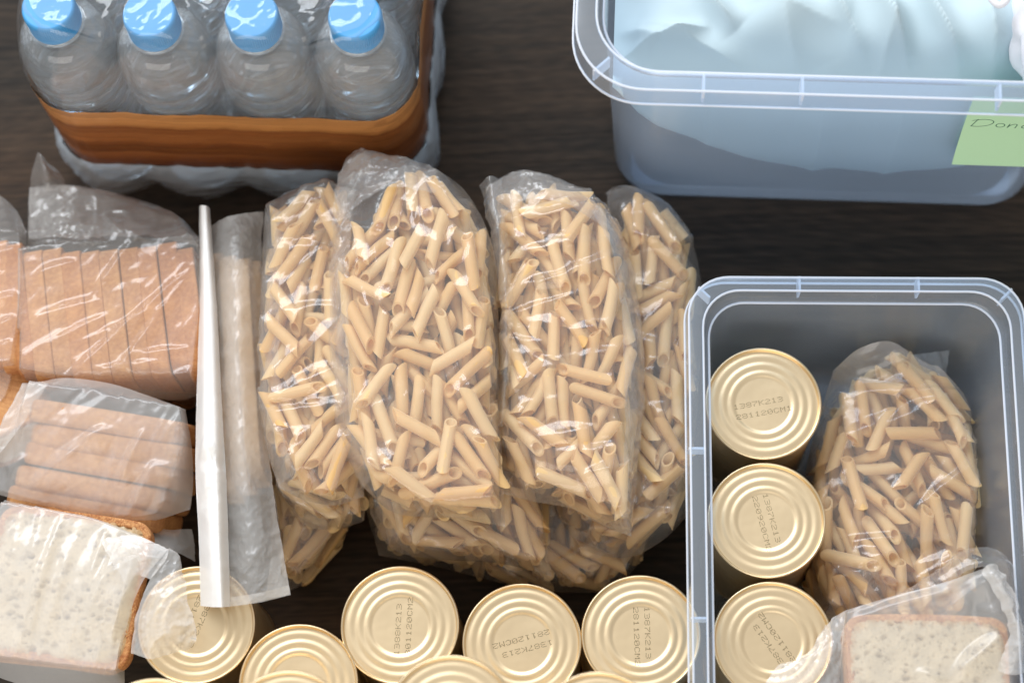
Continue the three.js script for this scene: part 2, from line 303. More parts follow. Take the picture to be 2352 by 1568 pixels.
function capGeo() {
  const n = 216, rings = [[0.0166, 0.1698], [0.0168, 0.1702], [0.0168, 0.1735], [0.0164, 0.1740], [0.0167, 0.1746], [0.0169, 0.186], [0.0166, 0.1884], [0.0158, 0.1896], [0.0148, 0.19], [0.0002, 0.1897]].map(([r, y]) => [r, y + 0.03]);
  const loops = rings.map(([r, y], j) => Array.from({ length: n }, (_, i) => { const t = i / n * 2 * Math.PI, q = j >= 4 && j <= 5 && i % 3 === 0 ? 0.00035 : 0; return V((r - q) * Math.cos(t), y, (r - q) * Math.sin(t)); }));
  return loftLoops(loops);
}
const capG = capGeo();
const capPx = [[108, 14], [341, 30], [576, 31], [814, 34]].map(([x, y]) => at(x, y, BH));
const rowDir = capPx[3].clone().sub(capPx[0]).normalize(), backDir = V(rowDir.z, 0, -rowDir.x);
const bottleSpots = [];
for (let row = 0; row < 3; row++) for (const p of capPx) bottleSpots.push(p.clone().addScaledVector(backDir, row * 0.0640));
const ends = ['fourth', 'third', 'second', 'first'], bottleLabel = (i) => `blue-capped water bottle, ${['front', 'middle', 'back'][Math.floor(i / 4)]} row of the pack, ${ends[i % 4]} from the frosted box`;
const firstBottle = thing('water_bottle', bottleLabel(0), 'bottle', 'water bottles in the pack');
part('body', bottleGeo, pet, firstBottle); part('water', waterGeo, water, firstBottle); part('cap', capG, capBlue, firstBottle);
bottleSpots.forEach((p, i) => { const b = i ? firstBottle.clone() : firstBottle; if (i) { b.name = numbered('water_bottle'); b.userData.label = bottleLabel(i); scene.add(b); } b.position.set(p.x, 0, p.z); b.rotation.y = i * 1.7; });

// shrink film and printed band round the bottles
{
  const mid = V(0, 0, 0); bottleSpots.forEach((p) => mid.add(p)); mid.multiplyScalar(1 / 12); mid.y = 0;
  const g = thing('shrink_wrap', 'clear shrink film with brown wood-print band round the water bottles', 'packaging', undefined, mid); g.rotation.y = Math.atan2(-rowDir.z, rowDir.x);
  const a = capPx[3].distanceTo(capPx[0]) / 2 + BR + 0.0016, b = 0.0640 + BR + 0.0016;
  const base = roundRect(a, b, 0.033, 16).flatMap((p, i, A) => { const q = A[(i + 1) % A.length]; return [p, [(p[0] + q[0]) / 2, (p[1] + q[1]) / 2], ]; });
  const ring = (inset, y, scal, wob, seed) => base.map(([x, z], i) => {
    const kx = (a - inset) / a, kz = (b - inset) / b, l = Math.hypot(x / a, z / b);
    const sx = Math.abs(x) / a > Math.abs(z) / b ? z : x, q = Math.abs(Math.sin(Math.PI * (sx + 0.001) / 0.0640 + (Math.abs(x) / a > Math.abs(z) / b ? Math.PI / 2 : 0)));
    const d = scal * (q - 1) + wob * (crackle(x * 1.0 + z, y, 60, seed) - 0.9) ;
    return V(x * kx + d * Math.sign(x) * Math.min(1, Math.abs(x) / a) ** 6, y, z * kz + d * Math.sign(z) * Math.min(1, Math.abs(z) / b) ** 6);
  });
  const low = []; for (let k = 0; k <= 18; k++) { const y = lerp(0.001, 0.052, k / 18); low.push(ring(-0.0015 - 0.006 * Math.sin(Math.PI * (1 - k / 18) ** 0.7 * 0.8), y, 0.012 * (1 - k / 18), 0.0018, 3)); }
  part('lower_film', loftLoops(low), wrapLow, g);
  const band = []; for (let k = 0; k <= 20; k++) band.push(ring(-0.0008, lerp(0.049, 0.138, k / 20), 0.0012, 0.0007, 5));
  const bandTex = canvasTex(2048, 256, (c, w, h) => {
    const r = rng(77), rows = [[0, '#b98450'], [0.22, '#b07843'], [0.27, '#85502a'], [0.5, '#8d562d'], [0.62, '#6f3e1e'], [0.8, '#7d4824'], [0.9, '#643617'], [1, '#7a4623']];
    for (let y = 0; y < h; y++) { const t = y / h; let k = 0; while (rows[k + 1][0] < t) k++; const f = (t - rows[k][0]) / (rows[k + 1][0] - rows[k][0]); c.fillStyle = '#' + new THREE.Color(rows[k][1]).lerp(new THREE.Color(rows[k + 1][1]), f).getHexString(); c.fillRect(0, y, w, 1); }
    for (let k = 0; k < 900; k++) {
      const y = r() * h, x = (r() * 1.3 - 0.2) * w, L = 60 + r() * 500, dk = r(), wd = r() < 0.15 ? 10 + r() * 26 : 0.8 + r() * 4, al = wd > 8 ? 0.05 + r() * 0.10 : 0.05 + r() * 0.16;
      c.strokeStyle = dk < 0.45 ? `rgba(66,32,12,${al})` : dk < 0.8 ? `rgba(196,140,84,${al * 0.8})` : `rgba(120,66,32,${al})`;
      c.lineWidth = wd; c.lineCap = 'round'; c.beginPath(); c.moveTo(x, y); c.bezierCurveTo(x + L * 0.3, y + (r() - 0.5) * 26, x + L * 0.6, y + (r() - 0.5) * 30, x + L, y + (r() - 0.5) * 18); c.stroke();
    }
  });
  bandTex.wrapT = THREE.ClampToEdgeWrapping; bandTex.repeat.set(1, 1);
  part('printed_band', loftLoops(band), phys({ name: 'wood_print_film', color: rgb(1.12, 1.10, 1.10), map: bandTex, roughness: 0.32, clearcoat: 0.3, clearcoatRoughness: 0.2 }), g);
  const upL = []; const lv = [[0.0, 0.138], [-0.0002, 0.150], [0.0005, 0.164], [0.003, 0.178], [0.0065, 0.194], [0.0105, 0.209], [0.0145, 0.2195], [0.0175, 0.2215]];
  const sp = 2 * (a - BR - 0.0016) / 3, sag = (x, z) => 0.019 * Math.min(Math.abs(z) > b - 0.03 ? 1 - Math.abs(Math.sin(Math.PI * x / sp)) ** 0.6 : 1, Math.abs(x) > a - 0.03 ? 1 - Math.abs(Math.cos(Math.PI * z / 0.064)) ** 0.6 : 1);
  lv.forEach(([i, y]) => { const r = ring(i, y, 0.001, 0.0012, 8), k = sstep(y, 0.17, 0.2215); r.forEach((p) => { p.y -= k * sag(p.x, p.z); }); upL.push(r); });
  part('upper_film', loftLoops(upL), wrapFilm, g);
  // the top sheet, hung over the caps
  const nu = 190, nv = 130, P = [], caps = bottleSpots.map((p) => { const q = p.clone().sub(mid); return [q.dot(rowDir), -q.dot(backDir)]; });
  const A = a - 0.0175, B = b - 0.0175, W = nu + 1;
  for (let j = 0; j <= nv; j++) for (let i = 0; i <= nu; i++) { // a rounded rectangle: squeeze the grid corners in
    let x = (i / nu * 2 - 1), z = (j / nv * 2 - 1); const k = 1 - 0.30 * (x * x * z * z) ** 2 * 0.35; P.push(V(x * A * k, 0.2212 - sag(x * A * k, z * B * k) * (Math.abs(x) > 0.999 || Math.abs(z) > 0.999 ? 1 : 0.6), z * B * k));
  }
  const cont = P.map((p) => caps.some(([x, z]) => Math.hypot(p.x - x, p.z - z) < 0.0165) ? 0.2212 : -1);
  for (let it = 0; it < 400; it++) for (let j = 1; j < nv; j++) for (let i = 1; i < nu; i++) { const k = j * W + i; P[k].y = Math.max(cont[k], (P[k - 1].y + P[k + 1].y + P[k - W].y + P[k + W].y) * 0.25 - 0.00001); }
  const fo = randomFolds(P, 34, 91, { angle: 0.2, spread: 3, len: 0.05, wide: 0.005, high: 0.002 });
  P.forEach((p, k) => { p.y += Math.max(cont[k] > 0 ? 0 : -0.004, foldHeight(fo, p.x, p.z) * (cont[k] > 0 ? 0.35 : 1)) + 0.0005 * (crackle(p.x, p.z, 50, 4) - 0.6); });
  part('top_film', gridGeo(P, nu, nv), wrapFilm, g);
}

// ---------------------------------------------------------------- pasta
function penneGeo(L, r, t, n = 14, bend = 0) {
  const wall = 0.0011, ri = r - wall, pos = [], idx = [];
  const ring = (x0, rr) => { const s = pos.length / 3; for (let k = 0; k <= n; k++) { const a = k / n * 2 * Math.PI; pos.push(x0 + rr * Math.cos(a) * t, rr * Math.cos(a) + bend * ((x0 / L) ** 2) * 4, rr * Math.sin(a)); } return s; };
  const strip = (a, b) => { for (let k = 0; k < n; k++) idx.push(a + k, a + k + 1, b + k, b + k, a + k + 1, b + k + 1); };
  const o0 = ring(-L / 2, r), om = ring(0, r * 0.985), o1 = ring(L / 2, r); strip(o0, om); strip(om, o1);
  const e1 = ring(L / 2, r), f1 = ring(L / 2, ri); strip(e1, f1);
  const i1 = ring(L / 2, ri), i0 = ring(-L / 2, ri); strip(i1, i0);
  const f0 = ring(-L / 2, ri), e0 = ring(-L / 2, r); strip(f0, e0);
  const g = new THREE.BufferGeometry(); g.setAttribute('position', new THREE.Float32BufferAttribute(pos, 3)); g.setIndex(idx); g.computeVertexNormals(); return g;
}
const PR = 0.0040, penneG = [penneGeo(0.030, PR, 1.05), penneGeo(0.033, PR * 1.04, 0.95, 14, 0.0006), penneGeo(0.028, PR * 0.96, 1.2, 14, -0.0005), penneGeo(0.031, PR * 0.92, 1.0, 14, 0.001)];
function inside(poly, x, z) { let c = false; for (let i = 0, j = poly.length - 1; i < poly.length; j = i++) { const a = poly[i], b = poly[j]; if ((a.z > z) !== (b.z > z) && x < (b.x - a.x) * (z - a.z) / (b.z - a.z) + a.x) c = !c; } return c; }
function edgeDist(poly, x, z) { let d = 1e9; for (let i = 0, j = poly.length - 1; i < poly.length; j = i++) { const a = poly[j], b = poly[i], vx = b.x - a.x, vz = b.z - a.z, t = clamp(((x - a.x) * vx + (z - a.z) * vz) / (vx * vx + vz * vz), 0, 1); d = Math.min(d, Math.hypot(x - a.x - t * vx, z - a.z - t * vz)); } return d; }
function grow(poly, d) { let c = V(0, 0, 0); poly.forEach((p) => c.add(p)); c.multiplyScalar(1 / poly.length); const n = poly.length; return poly.map((p, i) => { const a = poly[(i + n - 1) % n], b = poly[(i + 1) % n], t = V(b.x - a.x, 0, b.z - a.z).normalize(), m = V(t.z, 0, -t.x); if (m.dot(p.clone().sub(c)) < 0) m.negate(); return p.clone().addScaledVector(m, d); }); }
// drops tubes one by one into the bag until it is full; returns { tubes, top(x, z) }
function fillBag(outline, base, thick, seed, o = {}) {
  const poly = grow(polyline(outline.map((p) => at(p[0], p[1], base + thick * 0.6)), 60), o.grow ?? 0.0035), r = rng(seed), S = 0.0015;
  let x0 = 1e9, x1 = -1e9, z0 = 1e9, z1 = -1e9; for (const p of poly) { x0 = Math.min(x0, p.x); x1 = Math.max(x1, p.x); z0 = Math.min(z0, p.z); z1 = Math.max(z1, p.z); }
  x0 -= 0.01; z0 -= 0.01; x1 += 0.01; z1 += 0.01;
  const nx = Math.ceil((x1 - x0) / S), nz = Math.ceil((z1 - z0) / S), hf = new Float32Array(nx * nz).fill(base), dist = new Float32Array(nx * nz), free = [];
  const rise = o.rise ?? (() => 0);
  for (let j = 0; j < nz; j++) for (let i = 0; i < nx; i++) { const x = x0 + (i + 0.5) * S, z = z0 + (j + 0.5) * S, k = j * nx + i; hf[k] = base + rise(x, z); dist[k] = inside(poly, x, z) ? edgeDist(poly, x, z) : -1; if (dist[k] > PR) free.push(k); }
  const cell = (x, z) => { const i = Math.floor((x - x0) / S), j = Math.floor((z - z0) / S); return i < 0 || j < 0 || i >= nx || j >= nz ? -1 : j * nx + i; };
  const round = o.round ?? 0.021, env = (k, x, z) => base + rise(x, z) + 0.004 + thick * Math.sqrt(1 - (1 - Math.min(1, (dist[k] + 0.004) / round)) ** 2);
  const tubes = [], offs = [-0.8, -0.4, 0, 0.4, 0.8]; const passes = [[0.66, 0.0014], [0.5, 0.002], [0.35, 0.003], [0.6, -0.0035]]; let fails = 0, tight = 0.86, drop = 0;
  while (tubes.length < (o.max ?? 298)) {
    if (fails > 450) { if (!passes.length) break; [tight, drop] = passes.shift(); fails = 0; }   // then squeeze some more into the voids
    let best = null;
    for (let q = 0; q < 24; q++) {
      const k = free[Math.floor(r() * free.length)], cx = x0 + (k % nx + 0.5) * S, cz = z0 + (Math.floor(k / nx) + 0.5) * S, a = (o.angle ?? Math.PI / 2) + (r() + r() - 1) * (o.spread ?? 1.6), dx = Math.cos(a), dz = Math.sin(a), L = 0.0165;
      const ka = cell(cx + dx * L, cz + dz * L), kb = cell(cx - dx * L, cz - dz * L), ta = cell(cx + dx * 0.0195, cz + dz * 0.0195), tb = cell(cx - dx * 0.0195, cz - dz * 0.0195);
      if (ta < 0 || tb < 0 || dist[ta] < 0.0006 || dist[tb] < 0.0006 || dist[ka] < PR * 0.5 || dist[kb] < PR * 0.5) continue;
      const req = []; let bad = false;
      for (let s = -4; s <= 4 && !bad; s++) { const t = s / 4 * L; let m = 0; for (const f of offs) { const c = cell(cx + dx * t - dz * f * PR, cz + dz * t + dx * f * PR); if (c < 0) { bad = true; break; } m = Math.max(m, hf[c] + PR * tight * Math.sqrt(1 - f * f)); } req.push([t, m]); }
      if (bad) continue;
      let y = -1, b = 0;                                               // the segment of the upper hull over the middle
      for (const [s, m] of req) if (s <= 0) for (const [t, n] of req) if (t >= 0) { const sl = t - s < 1e-9 ? 0 : (n - m) / (t - s), v = m - sl * s; if (v > y) { y = v; b = sl; } }
      if (Math.abs(b) > 0.95) continue;
      if (y + PR + drop > env(k, cx, cz) || y + b * L + PR * 0.5 + drop > env(ka, cx + dx * L, cz + dz * L) + 0.002 || y - b * L + PR * 0.5 + drop > env(kb, cx - dx * L, cz - dz * L) + 0.002) continue;
      if (!best || y < best.y) best = { cx, cz, dx, dz, y, b, L };
    }
    if (!best) { fails++; continue; }
    fails = 0; const { cx, cz, dx, dz, y, b, L } = best; tubes.push({ p: V(cx, y, cz), d: V(dx, b, dz).normalize(), spin: r() * 6.28, kind: Math.floor(r() * 4), tone: Math.floor(r() * 4) });
    for (let s = -13; s <= 13; s++) for (let f = -3; f <= 3; f++) { const t = s / 13 * L, g = f / 3, c = cell(cx + dx * t - dz * g * PR, cz + dz * t + dx * g * PR); if (c >= 0) hf[c] = Math.max(hf[c], y + b * t + PR * tight * Math.sqrt(Math.max(0, 1 - g * g))); }
  }
  // a close layer of tubes under the uppermost ones
  const lie = o.angle ?? Math.PI / 2, ux = Math.cos(lie), uz = Math.sin(lie), mx = (x0 + x1) / 2, mz = (z0 + z1) / 2;
  for (let a = -5; a <= 5; a++) for (let b = -24; b <= 24; b++) {
    const u = a * 0.036 + (b % 2) * 0.016 + (r() - 0.5) * 0.008, v = b * PR * 2.15 + (r() - 0.5) * 0.002, cx = mx + ux * u - uz * v, cz = mz + uz * u + ux * v, k = cell(cx, cz), t = lie + (r() - 0.5) * 0.5, dx = Math.cos(t), dz = Math.sin(t);
    const ka = cell(cx + dx * 0.0185, cz + dz * 0.0185), kb = cell(cx - dx * 0.0185, cz - dz * 0.0185);
    if (tubes.length > 299 || k < 0 || ka < 0 || kb < 0 || dist[k] < 0.004 || dist[ka] < 0.003 || dist[kb] < 0.003) continue;
    const ya = env(ka, cx + dx * 0.0185, cz + dz * 0.0185), yb = env(kb, cx - dx * 0.0185, cz - dz * 0.0185), y = (ya + yb) / 2 - PR * (2.9 + 0.8 * r());
    if (y > base + PR) tubes.push({ p: V(cx, y, cz), d: V(dx, clamp((ya - yb) / 0.037, -0.5, 0.5), dz).normalize(), spin: r() * 6.28, kind: Math.floor(r() * 4), tone: Math.floor(r() * 4) });
  }
  const top = (x, z) => { const i = Math.floor((x - x0) / S), j = Math.floor((z - z0) / S); let m = base; for (let dj = -1; dj <= 1; dj++) for (let di = -1; di <= 1; di++) { const ii = i + di, jj = j + dj; if (ii >= 0 && jj >= 0 && ii < nx && jj < nz) m = Math.max(m, hf[jj * nx + ii]); } return m + 0.0014; };
  return { tubes, top, poly };
}
function layTubes(g, tubes) {
  const x = V(1, 0, 0), q = new THREE.Quaternion();
  tubes.forEach((t) => { const m = part('pasta_tube', penneG[t.kind], pastaMats[t.tone], g); m.position.copy(t.p); q.setFromUnitVectors(x, t.d); m.quaternion.copy(q).multiply(new THREE.Quaternion().setFromAxisAngle(x, t.spin)); });
}
let tubeCount = 0;
// sides: film outline, each point [px, py] or [px, py, h]; fill: outline of the pasta
function pastaBag(o) {
  const g = thing('pasta_bag', o.label, 'pasta bag', o.group ?? 'bags of penne in the pile');
  const f = fillBag(o.fill, o.base, o.thick, o.seed, o.pack); layTubes(g, f.tubes); tubeCount += f.tubes.length; 
  const eh = o.edge ?? o.base + o.thick * 0.45, side = (l) => l.map(([x, y, h]) => [x, y, h ?? eh]);
  const S = { top: side(o.top), right: side(o.right), bottom: side(o.bottom), left: side(o.left) };
  const probe = coons(S.top, S.right, S.bottom, S.left, 20, 30);
  const folds = [...randomFolds(probe, Math.round((o.foldCount ?? 46) * 0.55), o.seed + 5, { angle: (o.foldAngle ?? 0), spread: o.foldSpread ?? 1.4, len: 0.05, high: 0.0045, wide: 0.0095 }), ...(o.lines ?? []).map((l) => pxFold(l, o.base + o.thick))];
  part('film', sheet({ ...S, content: f.top, folds, seed: o.seed, crinkle: o.crinkle ?? 0.0007, iter: 240 }).geo, o.mat ?? film, g);
  const nu = 40, nv = 60, B = coons(S.top, S.right, S.bottom, S.left, nu, nv);
  B.forEach((p, k) => { const i = k % (nu + 1), j = (k - i) / (nu + 1), e = Math.min(1, Math.min(i, nu - i) / 6, Math.min(j, nv - j) / 6); p.y = lerp(p.y, o.base - 0.001, Math.sqrt(e)); });
  part('film', gridGeo(B, nu, nv), o.mat ?? film, g);
  for (const r of o.flaps ?? []) part('film_flap', flapGeo(r, r[0].length > 3 || r.length < 5 ? 60 : 24, r.length > 4 ? 170 : 44, { seed: o.seed + 2, crinkle: 0.0022, scale: 34 }), breadBag, g);
  return g;
}
pastaBag({ label: 'bag of penne lying on the table under the left of the pile', base: 0.001, thick: 0.046, seed: 21,
  fill: [[640, 900], [800, 900], [800, 1180], [770, 1240], [670, 1335], [640, 1200]],
  top: [[630, 880], [810, 880]], right: [[810, 880], [815, 1180], [772, 1250]], bottom: [[660, 1360], [710, 1330], [772, 1250]], left: [[630, 880], [632, 1150], [660, 1360]], foldCount: 20 });
pastaBag({ label: 'bag of penne lying on the table under the right of the pile', base: 0.001, thick: 0.046, seed: 22,
  fill: [[860, 950], [1480, 950], [1480, 1260], [1420, 1330], [1300, 1345], [1160, 1325], [1000, 1285], [880, 1260]],
  top: [[840, 930], [1500, 930]], right: [[1500, 930], [1495, 1200], [1478, 1280]], bottom: [[870, 1275], [1000, 1300], [1180, 1345], [1300, 1360], [1410, 1350], [1478, 1280]], left: [[840, 930], [838, 1150], [870, 1275]], foldCount: 40 });
pastaBag({ label: 'bag of penne under the left bag, its end showing two hollow tubes', base: 0.047, thick: 0.034, seed: 23,
  fill: [[625, 900], [820, 900], [825, 1170], [790, 1205], [700, 1190], [640, 1120]],
  top: [[615, 880], [835, 880]], right: [[835, 880], [845, 1100], [836, 1195]], bottom: [[640, 1130], [700, 1205], [770, 1215], [836, 1195]], left: [[615, 880], [615, 1000], [640, 1130]], foldCount: 26 });
pastaBag({ label: 'bag of penne under the middle bag, its sealed corner sticking out', base: 0.047, thick: 0.036, seed: 24, pack: { angle: 1.4, spread: 1.4 },
  fill: [[850, 900], [1230, 900], [1245, 1160], [1250, 1290], [1130, 1275], [960, 1260], [880, 1200]],
  top: [[830, 880], [1240, 880]], right: [[1240, 880], [1246, 1150], [1266, 1322]], bottom: [[850, 1180], [900, 1260], [1000, 1283], [1150, 1294], [1266, 1322]], left: [[830, 880], [832, 1050], [850, 1180]], foldCount: 34 });
pastaBag({ label: 'bag of penne under the right bag, against the clear box', base: 0.04, thick: 0.034, seed: 25,
  fill: [[1280, 900], [1560, 900], [1570, 1150], [1540, 1210], [1420, 1250], [1320, 1230]],
  top: [[1270, 880], [1580, 880]], right: [[1580, 880], [1590, 1050], [1590, 1170]], bottom: [[1290, 1200], [1340, 1260], [1440, 1280], [1530, 1235], [1590, 1170]], left: [[1270, 880], [1275, 1050], [1290, 1200]], foldCount: 26 });
pastaBag({ label: 'narrow bag of penne at the edge of the pile by the clear box', base: 0.045, thick: 0.045, seed: 26, foldAngle: 0.5,
  fill: [[1430, 480], [1510, 470], [1570, 560], [1585, 700], [1580, 1000], [1560, 1120], [1480, 1180], [1440, 1000]],
  top: [[1395, 440, 0.06], [1450, 428, 0.065], [1520, 455, 0.06]], right: [[1520, 455, 0.06], [1575, 520], [1610, 640], [1605, 900], [1585, 1110]], bottom: [[1430, 1190], [1500, 1200], [1585, 1110]], left: [[1395, 440, 0.06], [1400, 700], [1410, 1000], [1430, 1190]], foldCount: 60,
  flaps: [[[[1395, 440, 0.062], [1385, 448, 0.07]], [[1440, 425, 0.075], [1410, 428, 0.08]], [[1470, 432, 0.07], [1480, 440, 0.062]]]] });
pastaBag({ label: 'bag of penne in the pile beside the flat milky packet', base: 0.08, thick: 0.036, seed: 27, foldAngle: -0.25, pack: { angle: 1.9, spread: 1.7 },
  fill: [[630, 480], [700, 440], [800, 460], [815, 800], [810, 1130], [700, 1130], [640, 1060], [610, 850], [615, 620]],
  top: [[608, 480], [660, 440], [735, 428], [830, 440]], right: [[830, 440], [838, 800], [835, 1140]], bottom: [[640, 1120], [700, 1148], [770, 1160], [835, 1140]], left: [[608, 480], [598, 650], [594, 850], [606, 1010], [640, 1120]], foldCount: 60, foldSpread: 1.2, flaps: [[[[612, 478, 0.095], [632, 480, 0.112], [655, 490, 0.118]], [[600, 640, 0.094], [622, 640, 0.114], [645, 640, 0.121]], [[596, 850, 0.094], [618, 850, 0.112], [642, 850, 0.12]], [[608, 1010, 0.094], [630, 1010, 0.11], [652, 1000, 0.118]], [[640, 1115, 0.092], [660, 1100, 0.108], [680, 1085, 0.116]]]], });
pastaBag({ label: 'bag of penne right of the topmost bag, crossed by white glints', base: 0.08, thick: 0.042, seed: 28, foldAngle: 0.12, foldSpread: 0.9, pack: { grow: 0.001 },
  fill: [[1140, 460], [1250, 430], [1370, 470], [1430, 590], [1460, 800], [1455, 1030], [1440, 1205], [1340, 1170], [1200, 1120], [1152, 1000], [1148, 750]],
  top: [[1120, 430], [1180, 395], [1215, 390], [1290, 415], [1350, 440]], right: [[1350, 440], [1420, 520], [1465, 680], [1480, 880], [1465, 1060], [1450, 1232]], bottom: [[1150, 1130], [1220, 1150], [1320, 1170], [1380, 1205], [1450, 1232]], left: [[1115, 430], [1132, 560], [1142, 750], [1144, 950], [1146, 1130]], foldCount: 75,
  flaps: [[[[1355, 442, 0.11], [1372, 468, 0.124], [1358, 485, 0.127]], [[1425, 525, 0.108], [1418, 540, 0.124], [1400, 560, 0.129]], [[1466, 690, 0.105], [1450, 690, 0.122], [1425, 700, 0.129]], [[1481, 880, 0.104], [1462, 880, 0.12], [1435, 880, 0.127]], [[1466, 1060, 0.104], [1452, 1060, 0.118], [1432, 1060, 0.125]], [[1450, 1225, 0.1], [1440, 1200, 0.112], [1425, 1180, 0.119]]], [[[1122, 430, 0.112], [1180, 396, 0.118], [1250, 400, 0.12], [1352, 442, 0.112]], [[1126, 470, 0.122], [1190, 428, 0.13], [1262, 428, 0.132], [1380, 480, 0.124]], [[1140, 520, 0.122], [1200, 462, 0.132], [1280, 462, 0.134], [1410, 530, 0.122]]], [[[1100, 425, 0.118], [1122, 405, 0.130], [1150, 412, 0.12]], [[1130, 560, 0.128], [1150, 555, 0.140], [1168, 560, 0.126]], [[1146, 700, 0.130], [1162, 690, 0.142], [1178, 700, 0.126]], [[1146, 850, 0.122], [1162, 850, 0.134], [1174, 850, 0.122]], [[1140, 980, 0.116], [1152, 980, 0.124], [1162, 980, 0.116]]]],
  lines: [[1195, 660, 1330, 650, 0.006, 0.004], [1180, 735, 1330, 770, 0.007, 0.004], [1160, 590, 1420, 560, 0.006, 0.003], [1280, 780, 1450, 740, 0.006, 0.003]] });
pastaBag({ label: 'topmost bag of penne, its film bunched up over the pasta', base: 0.096, thick: 0.046, seed: 29, foldAngle: 1.2, foldSpread: 2.2, pack: { angle: 1.5, spread: 1.9, grow: 0.001 },
  fill: [[880, 470], [930, 400], [1010, 420], [1095, 500], [1135, 640], [1142, 800], [1146, 1000], [1147, 1180], [1000, 1175], [890, 1150], [815, 1030], [790, 800], [790, 600], [820, 520]],
  top: [[776, 400], [800, 368], [830, 352], [900, 358], [985, 378]], right: [[985, 378], [1066, 436], [1130, 560], [1146, 750], [1152, 980], [1160, 1210]], bottom: [[835, 1120], [900, 1175], [980, 1188], [1060, 1190], [1160, 1210]], left: [[776, 400], [765, 560], [750, 680], [760, 880], [780, 1010], [835, 1120]], foldCount: 70,
  lines: [[930, 470, 900, 640, 0.008, 0.006], [990, 420, 1010, 620, 0.008, 0.006], [1060, 480, 1010, 700, 0.007, 0.005], [800, 560, 880, 820, 0.007, 0.005], [830, 690, 960, 850, 0.006, 0.004], [870, 560, 970, 660, 0.006, 0.005]],
  flaps: [[[[770, 430, 0.118], [790, 430, 0.13], [815, 440, 0.128]], [[756, 600, 0.115], [775, 600, 0.13], [800, 610, 0.134]], [[750, 720, 0.112], [772, 720, 0.128], [800, 720, 0.136]], [[758, 900, 0.11], [780, 900, 0.126], [805, 900, 0.132]], [[790, 1040, 0.11], [810, 1030, 0.122], [830, 1020, 0.128]], [[835, 1120, 0.108], [850, 1100, 0.118], [865, 1085, 0.126]]], [[[778, 398, 0.122], [832, 350, 0.132], [905, 356, 0.134], [985, 380, 0.126]], [[768, 450, 0.128], [836, 392, 0.14], [905, 384, 0.144], [1010, 415, 0.136]], [[764, 520, 0.126], [822, 470, 0.142], [890, 430, 0.148], [1000, 440, 0.148]]], [[[776, 420, 0.112], [790, 375, 0.118], [815, 345, 0.122]], [[800, 420, 0.118], [815, 372, 0.126], [836, 342, 0.124]], [[850, 400, 0.118], [850, 375, 0.120], [843, 352, 0.116]]]] });
pastaBag({ label: 'bag of penne in the clear box beside the gold cans', group: 'bag of penne in the clear box', base: 0.004, thick: 0.082, seed: 31, foldAngle: -0.3, foldSpread: 1.2,
  fill: [[1945, 890], [2030, 825], [2120, 840], [2205, 930], [2232, 1000], [2232, 1260], [2200, 1410], [1910, 1410], [1876, 1200], [1885, 1050]], pack: { angle: 1.2, spread: 1.5, round: 0.022 },
  top: [[1915, 850, 0.07], [1975, 800, 0.09], [2040, 783, 0.095], [2090, 808, 0.085], [2150, 850, 0.07]], right: [[2150, 850, 0.07], [2220, 920, 0.06], [2236, 1000, 0.05], [2236, 1200, 0.05], [2230, 1420, 0.05]], bottom: [[1880, 1420, 0.03], [2050, 1430, 0.05], [2230, 1420, 0.05]], left: [[1915, 850, 0.07], [1885, 950, 0.04], [1850, 1090, 0.03], [1850, 1250, 0.03], [1880, 1420, 0.03]], foldCount: 60, mat: film,
  flaps: [[[[2100, 815, 0.07], [2180, 805, 0.05]], [[2120, 850, 0.075], [2178, 840, 0.055]], [[2150, 880, 0.07], [2170, 870, 0.06]]], [[[1890, 1330, 0.03], [1960, 1300, 0.075], [2080, 1335, 0.09]], [[1870, 1380, 0.03], [1960, 1370, 0.07], [2090, 1385, 0.085]], [[1880, 1420, 0.03], [1950, 1420, 0.06], [2080, 1420, 0.07]]]] });
console.log('pasta tubes', tubeCount);

// ---------------------------------------------------------------- bread
const crustTex = dataTex(512, 512, (u, v) => { const a = tiled(u, v, 5, 5, 2), b = tiled(u, v, 26, 26, 5), c = tiled(u, v, 130, 130, 8), s = a * 0.10 + b * 0.09 + c * 0.08; return [184 * (1 + s * 0.6), 131 * (1 + s * 0.9), 82 * (1 + s * 1.1)]; });
crustTex.repeat.set(9, 9);
const crustBump = dataTex(256, 256, (u, v) => { const g = 128 + 60 * tiled(u, v, 70, 70, 1) + 50 * tiled(u, v, 25, 25, 4); return [g, g, g]; }, false); crustBump.repeat.set(14, 14);
const crustMats = [[1, 1, 1], [1, 0.95, 0.90], [1.0, 1.03, 1.05], [0.93, 0.84, 0.78]].map(([r, g, b], i) => std({ name: 'bread_crust_' + i, color: rgb(r, g, b), map: crustTex, bumpMap: crustBump, bumpScale: 0.0004, roughness: 0.75 })), crustMat = crustMats[0];
const crumbTex = dataTex(512, 512, (u, v) => { const b = tiled(u, v, 18, 18, 6), c = tiled(u, v, 110, 110, 3), s = 1 + b * 0.03 + c * 0.05; return [222 * s, 208 * s, 186 * s]; }); crumbTex.repeat.set(8, 8);
const crumbMat = std({ name: 'bread_crumb', map: crumbTex, roughness: 0.9 });
function sliceShape(w, h, r) { const s = new THREE.Shape(), a = w / 2, b = h / 2; s.moveTo(-a + r, -b); s.lineTo(a - r, -b); s.quadraticCurveTo(a, -b, a, -b + r); s.bezierCurveTo(a * 0.985, -b * 0.3, a * 0.985, b * 0.3, a, b - r); s.quadraticCurveTo(a, b, a - r, b); s.bezierCurveTo(a * 0.4, b * 1.03, -a * 0.4, b * 1.03, -a + r, b); s.quadraticCurveTo(-a, b, -a, b - r); s.bezierCurveTo(-a * 0.985, b * 0.3, -a * 0.985, -b * 0.3, -a, -b + r); s.quadraticCurveTo(-a, -b, -a + r, -b); return s; }
